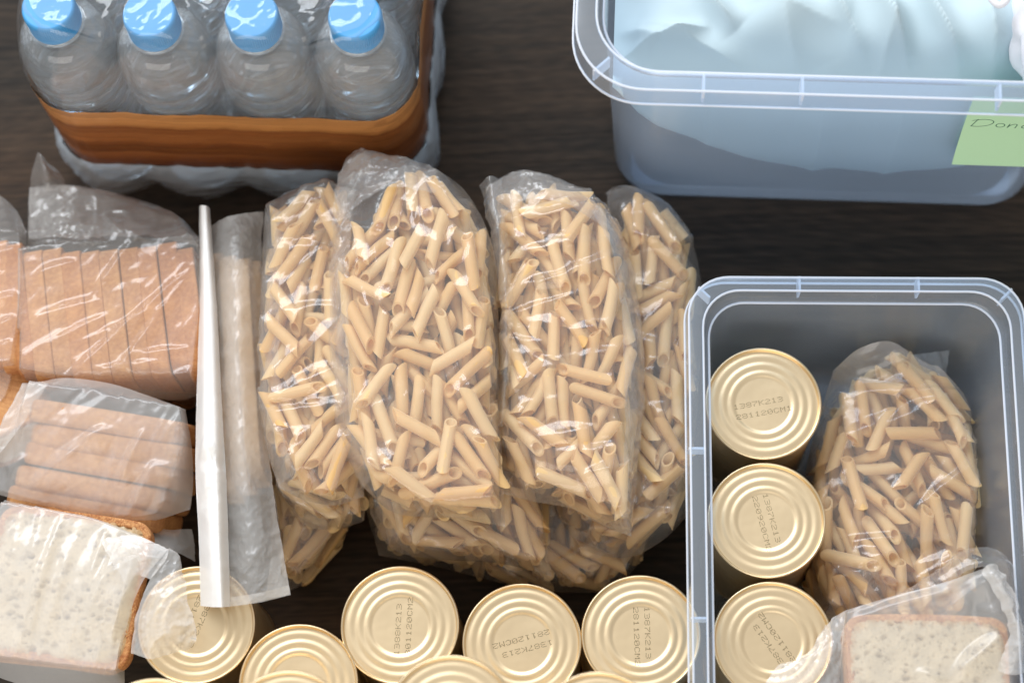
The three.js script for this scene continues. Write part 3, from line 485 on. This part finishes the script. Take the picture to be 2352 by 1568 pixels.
function crustGeo(w, h, t, r = 0.009, bv = 0.0015) { const sh = sliceShape(w - 2 * bv, h - 2 * bv, r); sh.holes.push(new THREE.Path(sliceShape(w - 0.0075, h - 0.0075, r * 0.85).getPoints(8).reverse())); const g = new THREE.ExtrudeGeometry(sh, { depth: t - 2 * bv - 0.0002, bevelEnabled: true, bevelSize: bv, bevelThickness: bv, bevelSegments: 4, curveSegments: 8 }); g.translate(0, 0, -(t - 2 * bv - 0.0002) / 2); return g; }
function crumbGeo(w, h, t) { const g = new THREE.ExtrudeGeometry(sliceShape(w - 0.0065, h - 0.0065, 0.007), { depth: t - 0.002, bevelEnabled: false, curveSegments: 6 }); g.translate(0, 0, -t / 2 + 0.001); return g; }
const SW = 0.092, ST = 0.0129, standC = crustGeo(SW, 0.094, ST, 0.009, 0.0011), standM = crumbGeo(SW, 0.094, ST + 0.0001);
function standingSlice(g, c, yaw, lean, dy = 0, geo = [standC, standM], tone = 0) {      // c: middle of the slice; its broad faces look along the yaw direction
  const s = part('bread_slice', geo[0], crustMats[tone], g); s.position.copy(c); s.position.y += dy; s.rotation.set(lean, yaw, 0, 'YXZ'); part('crumb', geo[1], crumbMat, s); return s;
}
const blockTop = (list) => (x, z) => { let m = -1; for (const [c, ux, uz, a, b, h] of list) { const dx = x - c.x, dz = z - c.z; if (Math.abs(dx * ux + dz * uz) < a && Math.abs(-dx * uz + dz * ux) < b) m = Math.max(m, h); } return m; };
function breadFilm(g, S, name = 'film', mat = breadBag) { part(name, sheet(S).geo, mat, g); }
{ // loaf of upright slices
  const g = thing('bread_bag', 'bagged half loaf of upright slices, crusts up, beside the white folded plastic', 'bread bag', 'bags of sliced bread'), r = rng(5), blocks = [];
  const h = 0.094, xs = [88, 131, 174, 218, 262, 307, 352, 396, 438];
  const yaw = Math.PI / 2 + 0.085;
  xs.forEach((x, i) => {
    const c = at(x, 716 + (r() - 0.5) * 10 - (i === 7 ? 12 : 0) + (i > 3 ? -4 : 0), h); c.y = 0.048;
    standingSlice(g, c, yaw + (r() - 0.5) * 0.012, (r() - 0.5) * 0.015, (r() - 0.5) * 0.003, undefined, i > 6 ? 3 : [0, 2, 1, 0, 2, 0, 1][i]);
    blocks.push([c, 0, 1, SW / 2, ST, h + 0.0052]);
  });
  breadFilm(g, { top: [[66, 430, 0.06], [150, 424, 0.075], [260, 442, 0.07], [400, 490, 0.075], [456, 545, 0.09]], right: [[456, 545, 0.09], [462, 700, 0.09], [458, 905, 0.07]], bottom: [[58, 880, 0.07], [180, 888, 0.085], [290, 893, 0.09], [330, 910, 0.085], [420, 918, 0.07], [458, 905, 0.07]], left: [[66, 430, 0.06], [62, 560, 0.07], [58, 880, 0.07]], content: blockTop(blocks), seed: 41, crinkle: 0.0007, iter: 600, slack: 0.007,
    folds: [...[[80, 950, 440, 620, 0.006, 0.006], [240, 900, 430, 640, 0.004, 0.004], [80, 730, 240, 690, 0.005, 0.003], [75, 640, 180, 600, 0.006, 0.004], [210, 690, 320, 540, 0.005, 0.004], [100, 800, 260, 720, 0.004, 0.003], [140, 870, 400, 830, 0.005, 0.005], [250, 830, 440, 800, 0.004, 0.003], [70, 560, 190, 470, 0.006, 0.006], [230, 480, 300, 560, 0.006, 0.004]].map((l) => pxFold(l, 0.096)), ...randomFolds(coons([[66, 430, 0.06], [456, 545, 0.09]], [[456, 545, 0.09], [458, 905, 0.07]], [[58, 880, 0.07], [458, 905, 0.07]], [[66, 430, 0.06], [58, 880, 0.07]], 10, 10), 22, 6, { angle: -0.5, spread: 0.8, len: 0.05, high: 0.0022 })] }, 'film', breadBag);
  part('film_flap', flapGeo([[[68, 434, 0.055], [150, 428, 0.07], [260, 446, 0.066], [400, 494, 0.07], [454, 548, 0.085]], [[66, 500, 0.07], [155, 490, 0.085], [262, 500, 0.08], [395, 520, 0.08], [456, 560, 0.09]], [[66, 552, 0.088], [160, 545, 0.096], [262, 545, 0.095], [390, 545, 0.092], [456, 566, 0.092]]], 110, 50, { seed: 57, crinkle: 0.004, scale: 22 }), breadBag, g);
  part('film_flap', flapGeo([[[66, 445, 0.062], [72, 400, 0.07], [86, 350, 0.078]], [[110, 440, 0.075], [104, 395, 0.085], [92, 352, 0.08]], [[156, 436, 0.066], [134, 395, 0.068], [98, 360, 0.07]]], 40, 40, { seed: 7 }), film, g);
  breadFilm(g, { top: [[62, 560, 0.07], [62, 700, 0.08], [58, 880, 0.07]], bottom: [[78, 590, 0.002], [78, 720, 0.002], [74, 860, 0.002]], left: [[62, 560, 0.07], [78, 590, 0.002]], right: [[58, 880, 0.07], [74, 860, 0.002]], step: 0.003, seed: 9, free: true });
  breadFilm(g, { top: [[58, 880, 0.07], [290, 893, 0.09], [458, 905, 0.07]], bottom: [[90, 930, 0.002], [280, 930, 0.002], [440, 940, 0.002]], left: [[58, 880, 0.07], [90, 930, 0.002]], right: [[458, 905, 0.07], [440, 940, 0.002]], step: 0.002, seed: 10, free: true });
}
{ // loaf cut off by the frame, further left
  const g = thing('bread_bag', 'bagged loaf of darker upright slices beside the half loaf', 'bread bag', 'bags of sliced bread'), blocks = [], r = rng(15);
  [-30, 10, 44].forEach((x, i) => { const c = at(x - 4, 690 + i * 6, 0.092); c.y = 0.047; standingSlice(g, c, Math.PI / 2 + 0.11, 0.02, 0, undefined, i === 1 ? 1 : 3); blocks.push([c, 0, 1, SW / 2, ST, 0.0995]); });
  breadFilm(g, { top: [[-60, 440, 0.07], [-10, 445, 0.075], [30, 475, 0.075], [60, 530, 0.085]], right: [[60, 530, 0.085], [62, 700, 0.085], [52, 862, 0.07]], bottom: [[-60, 870, 0.06], [0, 868, 0.07], [52, 862, 0.07]], left: [[-60, 440, 0.07], [-62, 650, 0.07], [-60, 870, 0.06]], content: blockTop(blocks), seed: 42, iter: 500, slack: 0.006, folds: [[-30, 700, 60, 680, 0.005, 0.004], [-20, 760, 50, 730, 0.005, 0.003], [-30, 600, 58, 570, 0.006, 0.005], [-10, 800, 55, 790, 0.004, 0.003], [-10, 840, 50, 850, 0.005, 0.003]].map((l) => pxFold(l, 0.096)) });
}
{ // loaf of slices whose edges run across
  const g = thing('bread_bag', 'cloudy bag of thick bread slices laid across, between half loaf and white slices', 'bread bag', 'bags of sliced bread'), blocks = [], r = rng(25);
  const geo = [crustGeo(0.104, 0.088, 0.0155, 0.016, 0.0042), crumbGeo(0.093, 0.077, 0.0156)];
  const ang = 0.165;                                                     // direction of the slices in the picture
  const d = at(300, 1000 + 200 * ang, 0.1).sub(at(100, 1000, 0.1)).normalize(), yaw = Math.atan2(-d.z, d.x);
  [[238, 935], [242, 990], [225, 1040], [205, 1092], [185, 1140]].forEach(([x, y], i) => { const h = 0.108 - i * 0.004, c = at(x, y, h); c.y = h - 0.044; standingSlice(g, c, yaw + (r() - 0.5) * 0.04, 0.18 + (r() - 0.5) * 0.06, 0, geo); blocks.push([c, d.x, d.z, 0.052, 0.009, h + 0.002]); });
  breadFilm(g, { top: [[70, 885, 0.09], [140, 868, 0.10], [250, 880, 0.10], [330, 905, 0.10], [425, 940, 0.095]], right: [[425, 940, 0.095], [440, 1030, 0.09], [443, 1110, 0.085], [436, 1170, 0.08]], bottom: [[-30, 1128, 0.09], [100, 1165, 0.09], [220, 1195, 0.09], [330, 1200, 0.085], [436, 1170, 0.08]], left: [[70, 885, 0.09], [20, 980, 0.09], [-30, 1128, 0.09]], content: blockTop(blocks), seed: 43, iter: 700, crinkle: 0.0011, slack: 0.005,
    folds: [...[[50, 1115, 250, 980, 0.009, 0.007], [265, 1110, 335, 980, 0.006, 0.006], [280, 1180, 345, 1070, 0.005, 0.005], [300, 1080, 400, 1060, 0.006, 0.004], [0, 1070, 60, 1040, 0.006, 0.004], [180, 1010, 260, 980, 0.006, 0.004], [410, 980, 430, 1130, 0.006, 0.006]].map((l) => pxFold(l, 0.11)), ...randomFolds(coons([[70, 885, 0.09], [425, 940, 0.095]], [[425, 940, 0.095], [436, 1170, 0.08]], [[-30, 1128, 0.09], [436, 1170, 0.08]], [[70, 885, 0.09], [-30, 1128, 0.09]], 10, 10), 24, 16, { angle: -0.9, spread: 0.8, len: 0.04, high: 0.0024 })] }, 'film', haze);
  part('film_flap', flapGeo([[[72, 886, 0.092], [20, 980, 0.092], [-20, 1070, 0.09]], [[50, 880, 0.10], [8, 960, 0.10], [-30, 1040, 0.10]], [[110, 880, 0.098], [60, 960, 0.1], [0, 1040, 0.1]]], 50, 30, { seed: 17 }), haze, g);
}
{ // small end of a loaf at the frame edge
  const g = thing('bread_bag', 'reddish bread end in film, squeezed between the other bread bags', 'bread bag', 'bags of sliced bread'), blocks = [];
  const geo = [crustGeo(0.06, 0.06, 0.05, 0.02), crumbGeo(0.05, 0.05, 0.0505)], c = at(-5, 920, 0.075); c.y = 0.05; standingSlice(g, c, 0.4, 0, 0, geo); blocks.push([c, 1, 0, 0.03, 0.025, 0.082]);
  breadFilm(g, { top: [[-70, 850, 0.05], [10, 850, 0.07], [45, 868, 0.06]], right: [[45, 868, 0.06], [55, 900, 0.05], [50, 950, 0.04]], bottom: [[-70, 985, 0.05], [0, 980, 0.05], [50, 950, 0.04]], left: [[-70, 850, 0.05], [-70, 985, 0.05]], content: blockTop(blocks), seed: 44, iter: 200 });
}
// a slice lying flat, with open pores pressed into its upper face
const openCrumbTex = dataTex(512, 512, (u, v) => { const b = tiled(u, v, 9, 9, 6), c = tiled(u, v, 60, 60, 3), s = 1 + b * 0.05 + c * 0.04; return [196 * s, 180 * s, 152 * s]; }); openCrumbTex.repeat.set(8, 8);
const openCrumb = std({ name: 'open_crumb', vertexColors: true, map: openCrumbTex, roughness: 0.95 });
const toastTex = dataTex(512, 512, (u, v) => { const a = tiled(u, v, 14, 14, 2), b = tiled(u, v, 60, 60, 5), c = tiled(u, v, 150, 150, 8), s = a * 0.16 + b * 0.2 + c * 0.14; return [180 * (1 + s * 0.6), 124 * (1 + s), 76 * (1 + s * 1.3)]; }); toastTex.repeat.set(9, 9);
const toastCrust = std({ name: 'toasted_crust', map: toastTex, bumpMap: crustBump, bumpScale: 0.0007, roughness: 0.8 });
function flatSlice(g, c, yaw, w, h, t, seed, lean = [0, 0]) {
  const s = part('bread_slice', crustGeo(w, h, t, 0.011), toastCrust, g); s.position.copy(c); s.rotation.set(-Math.PI / 2 + lean[0], yaw, lean[1], 'YXZ');
  const r = rng(seed), N = 150, pores = []; for (let k = 0; k < 1100; k++) { const big = r() ** 16; pores.push([(r() - 0.5) * w, (r() - 0.5) * h, 0.0005 + 0.0006 * r() + 0.0030 * big, r() * 3.14, 0.45 + r() * 0.55]); }
  for (let k = 0; k < 34; k++) pores.push([(r() - 0.5) * w * 0.86, (r() - 0.5) * h * 0.86, 0.0012 + 0.0020 * r() ** 2, (r() - 0.5) * 1.2, 0.4 + r() * 0.4]);
  const tint = [];
  const P = [], a = w / 2 - 0.0016, b = h / 2 - 0.0016, rr = 0.011, cells = {};
  pores.forEach((p) => { for (let i = -1; i <= 1; i++) for (let j = -1; j <= 1; j++) { const k = (Math.floor(p[0] / 0.005) + i) + ',' + (Math.floor(p[1] / 0.005) + j); (cells[k] ??= []).push(p); } });
  for (let j = 0; j <= N; j++) for (let i = 0; i <= N; i++) {
    let x = (i / N * 2 - 1), y = (j / N * 2 - 1); const q = Math.max(Math.abs(x), Math.abs(y)), l = (Math.abs(x) ** 8 + Math.abs(y) ** 8) ** (1 / 8) || 1, k = q / l; x *= a * k; y *= b * k;
    let z = 0.0012 - 0.0022 * q ** 16 + 0.00016 * n2(x * 90, y * 90) + 0.00012 * n2(x * 300, y * 300 + 7);
    for (const [px, py, pr, pa, pe] of cells[Math.floor(x / 0.005) + ',' + Math.floor(y / 0.005)] ?? []) { const dx = x - px, dy = y - py, u = (dx * Math.cos(pa) + dy * Math.sin(pa)) / pr, v = (-dx * Math.sin(pa) + dy * Math.cos(pa)) / (pr * pe), d = u * u + v * v; if (d < 1) z -= Math.min(0.0022, pr * 1.0) * (1 - d) ** 0.7; }
    const e = sstep(q + 0.035 * n2(x * 120, y * 120 + 3) + 0.03 * n2(x * 420, y * 420), 0.885, 0.985); tint.push(lerp(1, 0.84, e), lerp(1, 0.64, e), lerp(1, 0.46, e));   // toasted grain next to the crust
    P.push(V(x, y, t / 2 + z));
  }
  const geo = gridGeo(P.map((p) => p), N, N), uv = geo.attributes.uv; P.forEach((p, k) => uv.setXY(k, p.x, p.y)); geo.index.array.reverse(); geo.computeVertexNormals(); geo.setAttribute('color', new THREE.Float32BufferAttribute(tint, 3));
  part('crumb', geo, openCrumb, s); return s;
}
{ // white slices face up, in pleated film
  const g = thing('bread_bag', 'white bread slices lying face up under pleated film, beside the cans', 'bread bag', 'bags of sliced bread'), ang = 0.13;
  const d = at(200, 1400 + 200 * ang, 0.1).sub(at(0, 1400, 0.1)).normalize(), yaw = Math.atan2(-d.z, d.x), blocks = [];
  for (let k = 0; k < 4; k++) { const h = 0.1 - k * 0.0155, c = at(150 - k * 3, 1352 + k * 4, h); flatSlice(g, c, yaw + (k ? (k % 2 ? 0.03 : -0.02) : 0), 0.098, 0.094, 0.0145, 60 + k); if (!k) blocks.push([c, d.x, d.z, 0.050, 0.048, h + 0.010]); }
  const S = { top: [[10, 1148, 0.085], [110, 1170, 0.1], [230, 1195, 0.1], [330, 1235, 0.11], [385, 1262, 0.115]], right: [[385, 1262, 0.115], [330, 1330, 0.12], [290, 1440, 0.11], [285, 1575, 0.085]], bottom: [[-160, 1490, 0.08], [40, 1570, 0.085], [180, 1595, 0.085], [285, 1575, 0.085]], left: [[10, 1148, 0.085], [-110, 1300, 0.085], [-160, 1490, 0.08]], content: blockTop(blocks), seed: 45, iter: 500, crinkle: 0.0007 };
  breadFilm(g, { ...S, folds: [...[[60, 1470, 130, 1175, 0.012, 0.004], [100, 1480, 190, 1190, 0.010, 0.004], [30, 1440, 90, 1180, 0.010, 0.003], [150, 1520, 250, 1200, 0.012, 0.005], [215, 1540, 300, 1220, 0.012, 0.006], [180, 1480, 280, 1240, 0.006, 0.003], [255, 1480, 330, 1270, 0.010, 0.006], [0, 1400, 60, 1160, 0.008, 0.003], [250, 1330, 380, 1265, 0.008, 0.006], [270, 1300, 390, 1250, 0.006, 0.005]].map((l) => pxFold(l, 0.108)), ...randomFolds(coons(S.top, S.right, S.bottom, S.left, 10, 10), 26, 18, { angle: -1.25, spread: 0.4, len: 0.06, high: 0.0026, wide: 0.006 })] }, 'film', cloudy);
  part('film_flap', flapGeo([[[388, 1258, 0.118], [412, 1275, 0.115], [418, 1290, 0.112]], [[345, 1330, 0.122], [400, 1360, 0.122], [432, 1380, 0.113]], [[310, 1420, 0.118], [380, 1440, 0.122], [450, 1470, 0.113]], [[300, 1500, 0.112], [345, 1512, 0.112], [430, 1492, 0.110]]], 60, 60, { seed: 19, crinkle: 0.0022 }), cloudy, g);
  part('film_flap', flapGeo([[[230, 1240, 0.113], [300, 1230, 0.118], [388, 1262, 0.119]], [[250, 1280, 0.120], [310, 1265, 0.126], [378, 1288, 0.126]], [[290, 1345, 0.116], [310, 1320, 0.120], [345, 1330, 0.122]]], 60, 40, { seed: 20, crinkle: 0.002, scale: 60 }), cloudy, g);
  part('film_flap', flapGeo([[[290, 1200, 0.07], [380, 1215, 0.07], [440, 1215, 0.06]], [[320, 1230, 0.08], [400, 1240, 0.075], [446, 1250, 0.06]], [[380, 1262, 0.1], [410, 1270, 0.08], [446, 1290, 0.06]]], 30, 24, { seed: 22 }), haze, g);
}
{ // bread in the clear box
  const g = thing('bread_bag', 'white bread slices face up in a gathered bag inside the clear box', 'bread bag', 'bags of sliced bread'), ang = 0.02, blocks = [];
  const d = at(2300, 1500 + 200 * ang, 0.1).sub(at(2100, 1500, 0.1)).normalize(), yaw = Math.atan2(-d.z, d.x);
  for (let k = 0; k < 5; k++) { const h = 0.112 - k * 0.0155, c = at(2130 - k * 2, 1596 + k * 3, h); flatSlice(g, c, yaw + (k ? (k % 2 ? 0.03 : -0.02) : 0), 0.099, 0.094, 0.0145, 80 + k); if (!k) blocks.push([c, d.x, d.z, 0.050, 0.048, h + 0.0105]); }
  breadFilm(g, { top: [[1942, 1402, 0.12], [2040, 1372, 0.126], [2160, 1340, 0.132], [2270, 1302, 0.14]], right: [[2270, 1302, 0.14], [2315, 1380, 0.135], [2345, 1460, 0.12], [2340, 1640, 0.1]], bottom: [[1930, 1640, 0.1], [2130, 1660, 0.1], [2340, 1640, 0.1]], left: [[1942, 1402, 0.12], [1932, 1500, 0.115], [1930, 1640, 0.1]], content: blockTop(blocks), seed: 46, iter: 700, crinkle: 0.0006, folds: [[1945, 1425, 2200, 1360, 0.006, 0.004], [2150, 1420, 2300, 1310, 0.007, 0.005], [2100, 1540, 2180, 1568, 0.005, 0.004], [2180, 1560, 2310, 1450, 0.008, 0.007], [2230, 1400, 2310, 1430, 0.005, 0.004], [2000, 1400, 2240, 1330, 0.004, 0.003], [2260, 1320, 2330, 1470, 0.006, 0.006], [2240, 1340, 2300, 1500, 0.005, 0.004]].map((l) => pxFold(l, 0.12)) }, 'film', haze);
  part('film_flap', flapGeo([[[1990, 1395, 0.112], [2100, 1352, 0.11], [2170, 1325, 0.105]], [[2060, 1372, 0.122], [2150, 1310, 0.12], [2200, 1272, 0.115]], [[2160, 1340, 0.130], [2230, 1280, 0.13], [2280, 1259, 0.12]], [[2268, 1304, 0.138], [2310, 1290, 0.13], [2326, 1296, 0.118]], [[2310, 1390, 0.132], [2335, 1380, 0.125], [2342, 1400, 0.115]]], 60, 60, { seed: 23, crinkle: 0.0014 }), film, g);
  part('film_flap', flapGeo([[[2255, 1312, 0.142], [2270, 1297, 0.146], [2292, 1296, 0.142]], [[2290, 1370, 0.140], [2310, 1360, 0.146], [2326, 1350, 0.138]], [[2318, 1450, 0.132], [2338, 1450, 0.138], [2352, 1440, 0.13]], [[2290, 1540, 0.120], [2330, 1550, 0.124], [2360, 1540, 0.115]]], 40, 80, { seed: 24, crinkle: 0.0022, scale: 60 }), cloudy, g);
  part('film_flap', flapGeo([[[1942, 1402, 0.12], [1918, 1418, 0.112], [1895, 1440, 0.113]], [[1938, 1470, 0.116], [1890, 1485, 0.118], [1845, 1510, 0.114]], [[1932, 1540, 0.112], [1860, 1540, 0.118], [1790, 1528, 0.113]], [[1930, 1640, 0.1], [1840, 1620, 0.112], [1745, 1590, 0.111]]], 60, 60, { seed: 25, crinkle: 0.0024 }), cloudy, g);
}

// ---------------------------------------------------------------- flat milky packet and white folded plastic
{
  const g = thing('flat_packet', 'flat milky packet with beige contents between bread and pasta', 'packet');
  const tan = std({ name: 'flatbread', color: rgb(0.78, 0.62, 0.46), roughness: 0.8, map: crumbTex });
  [[505, 0.075], [535, 0.085], [568, 0.088], [594, 0.08]].forEach(([x, h], i) => {
    const a = at(x, 575 + i * 6, h), b = at(x + 24, 1110 - i * 20, h + 0.012), L = a.distanceTo(b);
    const s = part('flatbread', new THREE.ExtrudeGeometry(sliceShape(L, 0.06, 0.018), { depth: 0.0085, bevelEnabled: true, bevelSize: 0.001, bevelThickness: 0.001, bevelSegments: 2 }), tan, g);
    s.position.copy(a.clone().add(b).multiplyScalar(0.5)); s.position.y -= 0.031; s.rotation.y = Math.atan2(-(b.z - a.z), b.x - a.x);
  });
  part('film', flapGeo([[[478, 520, 0.085], [540, 492, 0.095], [604, 486, 0.085]], [[480, 640, 0.09], [545, 620, 0.104], [600, 640, 0.086]], [[492, 900, 0.095], [550, 900, 0.11], [602, 900, 0.09]], [[508, 1130, 0.1], [566, 1130, 0.112], [628, 1130, 0.095]], [[520, 1300, 0.106], [585, 1300, 0.112], [655, 1300, 0.1]], [[524, 1392, 0.108], [590, 1382, 0.109], [666, 1364, 0.1]]], 90, 200, { seed: 31, crinkle: 0.0016, scale: 30 }), milk, g);
  part('film', flapGeo([[[604, 486, 0.085], [606, 495, 0.05], [606, 500, 0.02]], [[602, 900, 0.09], [606, 900, 0.06], [606, 900, 0.02]], [[628, 1130, 0.095], [630, 1130, 0.06], [620, 1120, 0.03]], [[655, 1300, 0.1], [640, 1290, 0.085], [620, 1280, 0.07]], [[666, 1364, 0.1], [640, 1372, 0.1], [610, 1370, 0.1]]], 30, 160, { seed: 32 }), haze, g);
  part('sealed_edge', flapGeo([[[530, 1372, 0.1095], [600, 1360, 0.1115], [662, 1344, 0.1025]], [[526, 1393, 0.109], [592, 1384, 0.1105], [667, 1366, 0.101]]], 60, 12, { seed: 33, crinkle: 0.0008 }), milk, g);
}
{
  const g = thing('plastic_sleeve', 'long white folded strip of plastic lying over the bread and a can', 'plastic strip');
  const white = phys({ name: 'white_plastic', color: rgb(0.88, 0.88, 0.87), roughness: 0.35, transmission: 0.1, thickness: 0, clearcoat: 0.2 });
  const rows = [[[457, 474, 0.088], [463, 471, 0.101], [472, 472, 0.102], [481, 478, 0.088]], [[457, 700, 0.094], [472, 700, 0.113], [486, 700, 0.112], [497, 700, 0.098]], [[450, 950, 0.10], [475, 950, 0.122], [494, 950, 0.121], [510, 950, 0.104]], [[449, 1100, 0.102], [478, 1100, 0.124], [498, 1100, 0.124], [519, 1100, 0.105]], [[456, 1240, 0.104], [486, 1240, 0.124], [502, 1240, 0.126], [524, 1240, 0.107]], [[460, 1391, 0.105], [487, 1394, 0.120], [508, 1394, 0.126], [528, 1393, 0.108]]];
  part('outer_face', flapGeo(rows, 60, 240, { seed: 35, crinkle: 0.0004, scale: 24, folds: [[482, 1030, 500, 1085, 0.006, -0.003], [470, 1000, 490, 1060, 0.005, 0.002], [476, 1120, 500, 1160, 0.006, -0.002]].map((l) => pxFold(l, 0.12)) }), white, g);
  part('under_face', flapGeo(rows.map((r) => [r[0], [(r[0][0] + r[3][0]) / 2, r[0][1], r[0][2] - 0.004], r[3]]), 20, 60, { seed: 36, crinkle: 0.0002 }), white, g);
}

// ---------------------------------------------------------------- clothes and note at the frosted box
{
  const g = thing('folded_garment', 'pale aqua cotton garment folded loosely into the frosted box', 'garment');
  const weave = dataTex(256, 256, (u, v) => { const k = 128 + 50 * Math.sin(u * 256 * 0.8) * Math.sin(v * 256 * 0.8) + 30 * tiled(u, v, 60, 60, 2); return [k, k, k]; }, false); weave.repeat.set(40, 40);
  const aqua = std({ name: 'aqua_cotton', color: rgb(0.49, 0.61, 0.66), roughness: 0.92, bumpMap: weave, bumpScale: 0.00008 });
  const U = boxA.w / 2 - 0.024, D = boxA.d / 2 - 0.024, nu = 190, nv = 170, P = [];
  const dirs = [[1430, 115, 1610, 70, 0.009, 0.011], [1410, 50, 1500, 95, 0.010, 0.010], [1500, 60, 1800, 185, 0.013, 0.010], [1590, -30, 1680, 60, 0.012, 0.012], [1980, -40, 2090, 140, 0.011, 0.014], [2090, -50, 2210, 150, 0.011, 0.013], [2050, 20, 2030, 170, 0.012, 0.008], [1790, 30, 1850, 190, 0.022, 0.008], [2250, -10, 2300, 190, 0.016, 0.012], [1690, 0, 1920, 60, 0.020, 0.007], [1890, -30, 1990, 130, 0.009, 0.007], [1440, 170, 1640, 300, 0.010, 0.007], [1640, 180, 1720, 330, 0.011, 0.007], [1900, 160, 1990, 330, 0.012, 0.007], [2100, 160, 2140, 330, 0.014, 0.006]].map((l) => pxFold(l, 0.20));
  const soft = (x, z) => { let s = 0; for (const [fx, fz, dx, dz, L, w, a] of dirs) { const ex = x - fx, ez = z - fz, t = (ex * dx + ez * dz) / L; if (Math.abs(t) > 1.25) continue; const k = Math.max(0, 1 - (t / 1.25) ** 2), d = (ex * -dz + ez * dx) / w; s += a * k * (0.45 * Math.exp(-d * d * 1.6) + 0.75 * Math.exp(-Math.abs(d) * 2.6)) * (1 - 0.45 * Math.tanh(d)); } return s; };
  for (let j = 0; j <= nv; j++) for (let i = 0; i <= nu; i++) {
    const u = i / nu * 2 - 1, t = j / nv;                               // t: 0 at the back, then over the rounded front edge, 1 tucked under
    const low = 0.062 + 0.075 * Math.abs(u - 0.15) ** 2.2 + (u < -0.8 ? 0.1 * (-u - 0.8) : 0), topH = 0.205 - 0.02 * Math.abs(u) ** 6;
    let d, h;
    if (t < 0.55) { d = lerp(D, -D + 0.060, t / 0.55); h = topH; }
    else { const a = (t - 0.55) / 0.45 * Math.PI * 0.56, q = Math.min(a, Math.PI / 2); d = -D + 0.060 - 0.056 * Math.sin(q) ** 0.9 + (a > q ? (a - q) * 0.05 : 0); h = low + (topH - low) * Math.cos(q) ** 0.62; }
    const uu = u * U, p = inA(uu, d, h), edge = Math.min(1, (1 - Math.abs(u)) / 0.1);
    const wave = 0.005 * n2(p.x * 16 + 3, p.z * 16), f = soft(p.x, p.z);
    const over = sstep(t, 0.62, 0.92); h += (f + wave) * edge * (1 - over); d += over * (0.004 - 0.4 * Math.min(0.008, f) + 0.0015 * n2(uu * 16, t * 2));
    P.push(inA(uu, Math.max(d, -D + 0.003), h));
  }
  part('folded_cloth', gridGeo(P, nu, nv), aqua, g);
}
{
  const g = thing('white_garment', 'white knitted garment with a drawstring, tucked beside the aqua cloth', 'garment');
  const wm = std({ name: 'white_knit', color: rgb(0.72, 0.72, 0.76), roughness: 0.95 });
  const sg = new THREE.SphereGeometry(0.03, 48, 32), p = sg.attributes.position; for (let i = 0; i < p.count; i++) { const v = V().fromBufferAttribute(p, i); v.multiplyScalar(1 + 0.18 * n3(v.x * 50, v.y * 50, v.z * 50)); v.z *= 1.3; v.x *= 0.8; p.setXYZ(i, v.x, v.y, v.z); } sg.computeVertexNormals();
  const b = part('bundle', sg, wm, g); b.position.copy(at(2420, 90, 0.215));
  const cord = new THREE.CatmullRomCurve3(px3([[2268, -20, 0.232], [2280, 0, 0.234], [2296, 12, 0.234], [2310, 4, 0.233], [2318, -16, 0.23]])); part('drawstring', new THREE.TubeGeometry(cord, 30, 0.0022, 8), wm, g);
}
{
  const tex = canvasTex(512, 512, (c) => {
    const r = rng(8); c.fillStyle = '#bfe6bb'; c.fillRect(0, 0, 512, 512);
    for (let k = 0; k < 2500; k++) { c.fillStyle = `rgba(${r() < 0.5 ? '130,190,140' : '200,240,200'},0.10)`; c.fillRect(r() * 512, r() * 512, 1 + r() * 4, 1 + r() * 2); }
    c.translate(-30, 102); c.scale(0.64, 0.72); c.strokeStyle = '#24553f'; c.lineWidth = 4.5; c.lineCap = 'round';
    const S = (p) => { c.beginPath(); p(); c.stroke(); };
    S(() => { c.moveTo(110, 96); c.lineTo(86, 170); }); S(() => { c.moveTo(84, 112); c.bezierCurveTo(150, 78, 205, 100, 190, 135); c.bezierCurveTo(178, 165, 130, 182, 84, 172); });
    S(() => { c.ellipse(232, 156, 22, 20, -0.3, 0, 6.4); }); S(() => { c.moveTo(278, 138); c.lineTo(270, 180); c.bezierCurveTo(282, 140, 312, 128, 316, 148); c.lineTo(310, 180); });
    S(() => { c.moveTo(392, 146); c.bezierCurveTo(360, 132, 336, 156, 344, 174); c.bezierCurveTo(356, 188, 388, 168, 394, 142); c.bezierCurveTo(386, 162, 386, 180, 402, 178); });
  });
  tex.wrapS = tex.wrapT = THREE.ClampToEdgeWrapping;
  const n = 16, P = [], uv = []; const W = 0.098;
  const u0 = at(2248, 262, 0.225).sub(boxA.c).dot(boxA.e1);
  for (let j = 0; j <= n; j++) for (let i = 0; i <= n; i++) { const u = u0 + W * i / n + 0.005 * j / n, h = H1 - 0.037 - W * j / n, inset = 0.0175 + 0.011 * (H1 - 0.0125 - h) / (H1 - 0.0285); P.push(inA(u, -boxA.d / 2 + inset - 0.0008 - 0.007 * (j / n) ** 2.5, h)); uv.push(i / n, 1 - j / n); }
  const geo = gridGeo(P, n, n); geo.setAttribute('uv', new THREE.Float32BufferAttribute(uv, 2));
  const m = part(numbered('sticky_note'), geo, std({ name: 'green_paper', map: tex, roughness: 0.85 }), scene); tag(m, 'pale green handwritten paper note stuck on the frosted box', 'paper note');
}

renderer.render(scene, camera);
